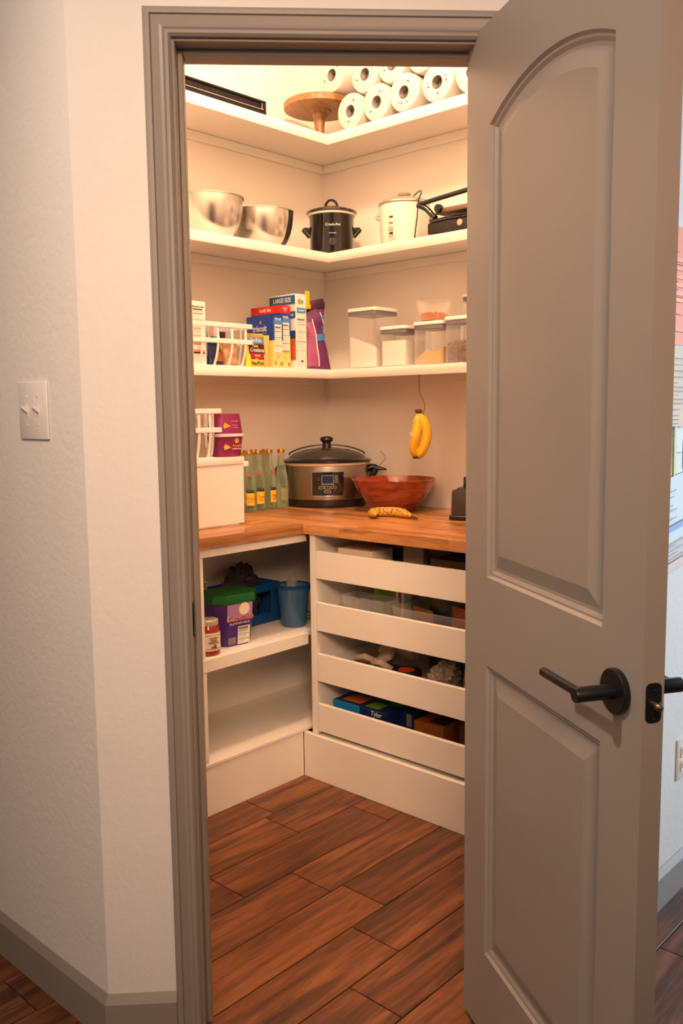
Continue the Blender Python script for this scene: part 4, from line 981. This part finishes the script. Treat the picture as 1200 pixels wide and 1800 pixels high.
BLU = glassy('blue_plastic', (.06, .17, .34), .62, .18)
BLUS = mat('blue_solid', (.006, .062, .23), .3)
t = thing('pitcher', 'translucent blue plastic pitcher at the right end of the middle shelf', 'pitcher', (.075, .118, Z), R(150))
MB().lathe([(.001, .002), (.044, 0), (.047, .006), (.058, .120), (.064, .150), (.062, .151), (.056, .120), (.045, .008), (.001, .006)], n=40).build('pitcher_body', BLU, t)
MB().lathe([(.0645, .146), (.066, .150), (.066, .156), (.058, .158)], n=40, cap=(False, False)).build('rim', BLUS, t)
MB().tube(smoothpath([(-.055, .0, .140), (-.090, .01, .132), (-.105, .012, .10), (-.092, .01, .055), (-.052, 0, .035)], 5), .008, n=10).build('handle', BLUS, t)
t = pouch('plastic_bag', 'crumpled clear plastic bag stuffed into the blue pitcher', .070, .100, .04, (.075, .125, Z + .095), .4, glassy('crinkled_film', (.6, .58, .56), .38, .12), seed=33, wr=.012)
t = thing('plastic_crate', 'blue open plastic basket behind the detergent tub and pitcher', 'crate', (-.02, .286, Z), R(2))
m = MB(); BW, BD, BH = .125, .068, .150
for a, b in (((-BW, -BD, 0), (BW, -BD + .003, .040)), ((-BW, BD - .003, 0), (BW, BD, BH)), ((-BW, -BD, 0), (-BW + .003, BD, BH)), ((BW - .003, -BD, 0), (BW, BD, BH)), ((-BW, -BD, 0), (BW, BD, .003)),
             ((-BW, -BD, BH - .028), (BW, -BD + .003, BH)), ((-BW, -BD, .04), (-BW + .02, -BD + .003, BH - .028)), ((BW - .05, -BD, .04), (BW, -BD + .003, BH - .028))): m.box(a, b, bev=.001)
m.build('crate_shell', BLUS, t)
t = carton('label_pack', 'dark pack with a printed label inside the blue crate', -.120, .000, .238, .268, Z + .0035, .118, colr('dark_card', (52, 44, 44), .5))
Mc = face((0, -.0180, .100), NEGY); patch('label_strip', CREAM, t, Mc, .030, .010, -.035, 0); patch('label_art', mat('silver_print', (.35, .36, .40), .3), t, Mc, .040, .022, .025, .002); text('+++', .012, PWH, t, face((.025, -.0186, .060), (0, 0, -1), (1, 0, 0)))
def lump(name, label, cat, loc, rx, ry, h, m, seed, amp=.50, grp=None):
    """crumpled plastic bag: a squashed ball folded by a few random waves, flat where it rests"""
    rr = random.Random(seed); W = [(Vector((rr.uniform(-1, 1), rr.uniform(-1, 1), rr.uniform(-1, 1))) * rr.uniform(4, 15), rr.uniform(0, 6.28)) for _ in range(9)]
    rings = []
    for k in range(1, 20):
        a = math.pi * k / 20; ring = []
        for i in range(40):
            b = 2 * math.pi * i / 40; d = Vector((math.sin(a) * math.cos(b), math.sin(a) * math.sin(b), -math.cos(a)))
            q = 1 - amp + amp * (sum(abs(math.sin(d.dot(w_) + p_)) for w_, p_ in W) / 9 - .64) * 2.6 + amp * .75
            v = d * min(q, 1.02); ring.append((v.x * rx, v.y * ry, max(0, (v.z * .5 + .42) * h)))
        rings.append(ring)
    o = MB().loft(rings).build(name, m, loc=loc, smooth=38); return tag(o, label, cat, grp)
lump('plastic_bag', 'dark crumpled plastic bag stuffed into the blue crate', 'bag', (-.02, .308, Z + .005), .105, .034, .245, mat('dark_film', (.045, .042, .045), .3, bump=.8, bscale=22), 4)

# ================================================================== DRAWER CONTENTS
def dz(k): return DZ[k][0] + .0165
# first drawer
t = carton('cream_box', 'flat cream box in the top drawer, near its left side', .06, .17, -.285, -.125, dz(0), .094, CREAM)
t = carton('grey_packet', 'small grey square packet standing in the top drawer', .13, .16, -.445, -.365, dz(0), .122, colr('grey_card', (150, 135, 115), .6)); t.rotation_euler = (0, 0, R(6))
t = pouch('black_bag', 'black foil bag in the middle of the top drawer', .12, .110, .06, (.20, -.33, dz(0)), R(90), mat('black_film', (.015, .015, .016), .3), seed=50)
t = carton('olive_box', 'low olive coloured box lying in the top drawer near the door', .10, .30, -.660, -.500, dz(0), .090, colr('olive_card', (92, 78, 46), .6))
t = tag(MB().box((.05, -.800, dz(0)), (.12, -.690, dz(0) + .092), bev=.004).build('red_pack', colr('cherry_red', (165, 25, 35), .35)), 'red pack in the top drawer beside the open door', 'pack')
# second drawer
GRN = colr('lime_foil', (112, 150, 28), .35, var=.35, scale=22, bump=.5, bscale=35)
t = pouch('green_bag', 'lime green foil bag standing in the second drawer', .115, .180, .05, (.20, -.235, dz(1)), R(-84), GRN, seed=52)
t = carton('candy_box', 'narrow white and red box standing beside the green bag', .165, .21, -.338, -.302, dz(1), .160, PAPERW); patch('red_stripe', TRD, t, face((-.0232, 0, .10), NEGX), .012, .10)
t = carton('grey_box', 'grey white box behind the green bag in the second drawer', .285, .36, -.430, -.345, dz(1), .155, colr('grey_white_card', (170, 158, 140), .6))
def clear_bin(label, x0, x1, y0, y1, z, h):
    t = thing('clear_bin', label, 'bin', ((x0 + x1) / 2, (y0 + y1) / 2, z), group='clear plastic bins in the second drawer')
    a, b = (x1 - x0) / 2, (y1 - y0) / 2
    m = MB(); o_ = rsq(a, b, .012); i_ = rsq(a - .002, b - .002, .010)
    m.loft([[(x * .95, y * .95, 0) for x, y in o_], [(x, y, h) for x, y in o_], [(x, y, h) for x, y in i_], [(x * .95, y * .95, .002) for x, y in i_]])
    m.build('clear_walls', CLP, t); MB().loft([[(x * s_, y * s_, z_) for x, y in o_] for s_, z_ in ((1.0, h - .003), (1.015, h - .003), (1.015, h + .001), (1.0, h + .001))], cap=(False, False)).build('rim', CLP, t); return t
clear_bin('clear plastic bin around the foot of the green bag', .045, .13, -.355, -.150, dz(1), .120)
clear_bin('clear plastic bin of brown packets beside the open door', .05, .27, -.790, -.372, dz(1), .108)
KB = colr('kraft_brown', (150, 92, 56), .55, var=.3, scale=14, bump=.5, bscale=30)
for (x, y, w_, h_, rz, m_, lb) in ((.12, -.455, .12, .100, 1.25, KB, 'brown paper packet in the clear bin, nearest its left end'),
                             (.20, -.500, .13, .135, 1.9, colr('dark_green_foil', (30, 45, 40), .3, var=.3), 'dark green packet behind the brown one in the clear bin'),
                             (.13, -.605, .10, .118, 1.3, colr('orange_brown_foil', (185, 100, 50), .35, var=.4, scale=20), 'orange brown packet in the middle of the clear bin'),
                             (.15, -.718, .10, .105, 1.7, colr('dark_brown_foil', (90, 50, 32), .35, var=.4), 'dark brown packet in the clear bin, nearest the door')):
    pouch('snack_packet', lb, w_, h_, .05, (x, y, dz(1) + .003), rz, m_, seed=int(-y * 1000), grp='packets in the clear bin')
tag(MB().box((.29, -.76, dz(1)), (.40, -.56, dz(1) + .150), bev=.004).build('grey_carton', colr('grey_white_card', (170, 158, 140), .6)), 'pale grey carton at the back of the second drawer, near the door', 'box')
# third drawer
PK = colr('paper_packet', (196, 176, 150), .6, var=.12, scale=14, bump=.3, bscale=25)
rr = random.Random(11)
for i, (x, y, z, a, bq, lb) in enumerate(((.10, -.215, .060, .5, .3, 'cream paper packet leaning near the left end of the third drawer'),
                                (.14, -.275, .075, -.4, .5, 'cream paper packet tipped up in the third drawer, behind the leaning one'),
                                (.09, -.305, .055, .2, -.6, 'cream paper packet low down beside the black lid in the third drawer'),
                                (.19, -.330, .085, .9, .2, 'topmost cream paper packet of the heap in the third drawer'),
                                (.20, -.245, .080, -.8, -.3, 'cream paper packet at the back of the heap in the third drawer'))):
    t = tag(MB().box((-.036, -.030, -.011), (.036, .030, .011), bev=.006, seg=2).build('paper_packet', PK, loc=(x, y, dz(2) + z + .012)), lb, 'packet', 'cream paper packets in the third drawer')
    t.rotation_euler = (a, bq, rr.uniform(0, 3))
tag(MB().box((.06, -.345, dz(2)), (.26, -.175, dz(2) + .022), bev=.004).build('brown_box', colr('mid_brown_card', (110, 78, 55), .6)), 'low brown box under the cream packets in the third drawer', 'box')
t = thing('round_tin', 'round black tin with an orange red lid mark in the third drawer', 'tin', (.10, -.400, dz(2)))
MB().lathe([(.001, 0), (.050, 0), (.052, .004), (.052, .066), (.050, .070), (.001, .070)], n=40).build('tin_body', BLACK, t)
MB().lathe([(.028, .0702), (.028, .0712), (.001, .0712)], n=30).build('lid_mark', colr('signal_orange', (215, 70, 30), .4), t)
lump('clear_sack', 'crumpled pale plastic sack in the middle of the third drawer', 'bag', (.12, -.545, dz(2)), .075, .060, .135, colr('pale_sack', (176, 160, 142), .4, var=.25, scale=12, bump=.8, bscale=20), 9)
t = pouch('black_sack', 'black plastic sack behind the pale sack in the third drawer', .30, .135, .10, (.24, -.54, dz(2)), 1.5, mat('black_film', (.015, .015, .016), .3), seed=62, wr=.008)
t = pouch('kraft_bag', 'kraft paper bag with a folded edge in the third drawer, by the door', .13, .110, .07, (.10, -.690, dz(2)), 1.35, colr('kraft_paper', (178, 140, 100), .7, bump=.4, bscale=20), seed=63, wr=.006)
# fourth drawer
SB = colr('sky_blue_card', (20, 130, 200), .35); DBL = colr('deep_blue_card', (18, 38, 92), .35); DG = colr('leaf_green_card', (60, 110, 40), .4, var=.5, scale=14)
t = carton('taco_box', 'blue and green food box lying flat in the bottom drawer', .055, .200, -.350, -.100, dz(3), .100, DBL)
MB().box((-.0728, -.0, .072), (-.0722, .1252, .1002)).build('sky_edge', SB, t, smooth=0)
patch('printed_food', colr('taco_orange', (200, 110, 40), .4, var=.4, scale=30), t, Matrix.Translation((-.02, .055, .1004)), .070, .085); patch('green_field', DG, t, Matrix.Translation((.035, -.02, .1003)), .060, .20); patch('lime_mark', colr('lime_print', (110, 160, 50), .4, var=.4, scale=30), t, Matrix.Translation((-.030, -.045, .1006)), .060, .060)
text('Tyler', .026, PWH, t, face((-.0730, -.075, .086), NEGX), xs=.9, shear=.2)
t = carton('dark_carton', 'tall dark carton with a grey side label in the bottom drawer', .11, .19, -.425, -.360, dz(3), .100, DBL); patch('side_label', mat('dim_grey', (.20, .17, .13), .4), t, face((-.0405, -.01, .074), NEGX), .022, .044)
t = carton('orange_box', 'orange printed box in the middle of the bottom drawer', .09, .19, -.560, -.440, dz(3), .090, colr('orange_card', (160, 92, 35), .4, var=.3, scale=25))
patch('dark_print', colr('dark_card', (52, 44, 44), .5), t, Matrix.Translation((0.01, -.02, .0905)), .080, .070)
t = pouch('brown_pouch', 'dark brown pouch lying in the bottom drawer nearest the door', .14, .100, .08, (.12, -.665, dz(3)), 1.5, colr('dark_brown_foil', (90, 50, 32), .35, var=.4), seed=71)
tag(MB().box((.045, -.83, dz(3)), (.15, -.745, dz(3) + .080), bev=.003).build('maroon_box', colr('maroon_card', (96, 40, 30), .5)), 'maroon box in the bottom drawer, partly behind the open door', 'box')

# ================================================================== ON THE HALL WALLS
# double switch plate on the left wall (the plate looks towards -x)
t = thing('light_switch', 'white double toggle switch plate on the left wall', 'light switch', (XL, -.480, 1.337), 0)
MS = face((0, 0, 0), NEGX)
MB().box((-.0585, -.0600, 0), (.0585, .0600, .0055), bev=.0028, seg=2, M=MS).build('cover_plate', mat('switch_white', (.80, .75, .70), .35), t)
for sx_ in (-.023, .023):
    tg = MB().box((-.0052, -.012, .0052), (.0052, .012, .0062), M=MS).build('toggle_slot', mat('switch_white', (.80, .75, .70), .35), t, smooth=0)
    MB().loft([[(sx_ * 0 + a * k, b * k + yo, zz) for a, b in ((-.0045, -.0045), (.0045, -.0045), (.0045, .0045), (-.0045, .0045))] for k, yo, zz in ((1, 0, .0055), (.95, .004, .012), (.8, .009, .0185))], M=MS @ Matrix.Translation((sx_, 0, 0))).build('toggle', mat('switch_white', (.80, .75, .70), .35), t)
    tg.location = (0, -sx_, 0)
    for yy in (-.030, .030): MB().lathe([(.0028, .0052), (.0028, .0066), (.001, .0068)], n=12, M=MS @ Matrix.Translation((sx_, yy, 0))).build('screw', mat('switch_white', (.80, .75, .70), .35), t)

# outlet low on the right wall
t = thing('wall_outlet', 'white duplex wall outlet above the baseboard on the right wall', 'outlet', (.143, YR, .376))
MO = face((0, 0, 0), NEGY)
MB().box((-.035, -.0575, 0), (.035, .0575, .0055), bev=.0025, seg=2, M=MO).build('cover_plate', WHITE, t)
for yy in (-.020, .020):
    oo = MB().box((-.0165, yy - .014, .005), (.0165, yy + .014, .0075), bev=.004, seg=2, M=MO).build('socket', WHITE, t)
    MB().box((-.0075, yy - .003, .0074), (-.0055, yy + .006, .0079), M=MO).box((.0055, yy - .003, .0074), (.0075, yy + .005, .0079), M=MO).build('slot', BLACK, oo, smooth=0)

# papers pinned to the right wall
def sheet(name, label, x0, x1, z0, z1, m, off=.0015, tilt=0, slant=0, cat='paper', curl=.004):
    t = thing(name, label, cat, ((x0 + x1) / 2, YR - off, (z0 + z1) / 2), rot=(0, tilt, 0)); w_, h_ = (x1 - x0) / 2, (z1 - z0) / 2
    rings = []
    for k in range(7):
        f = k / 6; z = -h_ + 2 * h_ * f
        rings.append([(-w_ + 2 * w_ * i / 6, -curl * ((1 - f) ** 2 + .5 * ((i - 3) / 3) ** 2) - .0003, z + (slant * (-w_ + 2 * w_ * i / 6) if k == 0 else 0)) for i in range(7)])
    back = [[(x, y + .0006, z) for x, y, z in r] for r in rings]
    m_ = MB(); m_.loft(rings, closed=False, cap=(False, False)); m_.loft(back, closed=False, cap=(False, False))
    m_.build('sheet', m, t, smooth=60); t['w'] = w_; t['hh'] = h_; return t
def lines(t, w_, h_, z1, z0, step, m, nm='printed_lines', x0=None, th=.0016, seed=0, y=-.0062):
    rr = random.Random(seed); b = MB(); z = z1
    while z > z0: b.box((-w_ + .006, y, z - th), (-w_ + .006 + (2 * w_ - .012) * rr.uniform(.55, 1), y + .0004, z)); z -= step * rr.choice([1, 1, 1.5])
    return b.build(nm, m, t, smooth=0)
PINK = colr('pink_paper', (252, 150, 118), .7); INKB = colr('ink_dark_brown', (110, 60, 55), .7)
t = sheet('pink_notice', 'pink printed notice with orange highlighted lines on the right wall', -.20, .085, 1.482, 1.768, PINK, curl=.0015)
lines(t, .1425, .143, .118, -.12, .012, INKB, seed=3, y=-.0034)
b = MB()
for z in (.062, .042, .022, .002, -.018, -.034): b.box((-.13, -.0040, z - .0045), (.12, -.0036, z + .0045))
b.build('orange_highlight', colr('orange_highlight', (250, 140, 10), .6), t, smooth=0)
NEWS = colr('newsprint', (228, 205, 178), .75, var=.12, scale=12)
t = sheet('newspaper_cutting', 'hanging newspaper cutting below the pink notice', -.10, .09, 1.28, 1.476, NEWS, off=.004, curl=.008)
lines(t, .095, .098, .07, -.09, .010, mat('news_ink', (.25, .22, .20), .8), seed=5, y=-.0110)
t = sheet('white_form', 'white printed form with a lime green edge on the right wall', -.16, .075, 1.115, 1.300, colr('white_paper', (225, 225, 222), .7), off=.002, curl=.002)
lines(t, .1175, .0925, .07, -.08, .016, colr('form_ink', (90, 105, 140), .7), seed=6, y=-.0044)
MB().box((.058, -.0050, -.085), (.072, -.0044, .075)).build('lime_edge', colr('lime_edge', (185, 190, 60), .6), t, smooth=0)
t = sheet('green_card', 'dark green card pinned beside the white form', .079, .15, 1.17, 1.245, colr('dark_green_card', (25, 115, 85), .5), off=.003, curl=.001)
t = sheet('blue_banded_sheet', 'white sheet with a blue band under the white form', -.16, .12, .985, 1.150, colr('cool_white_paper', (215, 224, 228), .7), off=.008, curl=.003, tilt=R(-7))
MB().box((-.12, -.0085, -.052), (.135, -.0080, -.038)).build('blue_band', colr('paper_blue', (105, 150, 205), .6), t, smooth=0)
lines(t, .14, .0825, .05, -.03, .014, colr('form_ink', (90, 105, 140), .7), seed=8, y=-.0078)
t = sheet('calendar_page', 'lowest pale grid printed page on the right wall, cut off by the door', -.15, .13, .905, 1.02, colr('grid_paper', (205, 202, 200), .7), off=.004, curl=.003, tilt=R(-7))
lines(t, .14, .0575, .045, -.045, .007, mat('news_ink', (.25, .22, .20), .8), seed=9, y=-.0060, th=.0010)
MB().box((-.13, -.0078, -.050), (.13, -.0072, -.030)).build('peach_band', colr('peach_print', (225, 195, 175), .6), t, smooth=0)
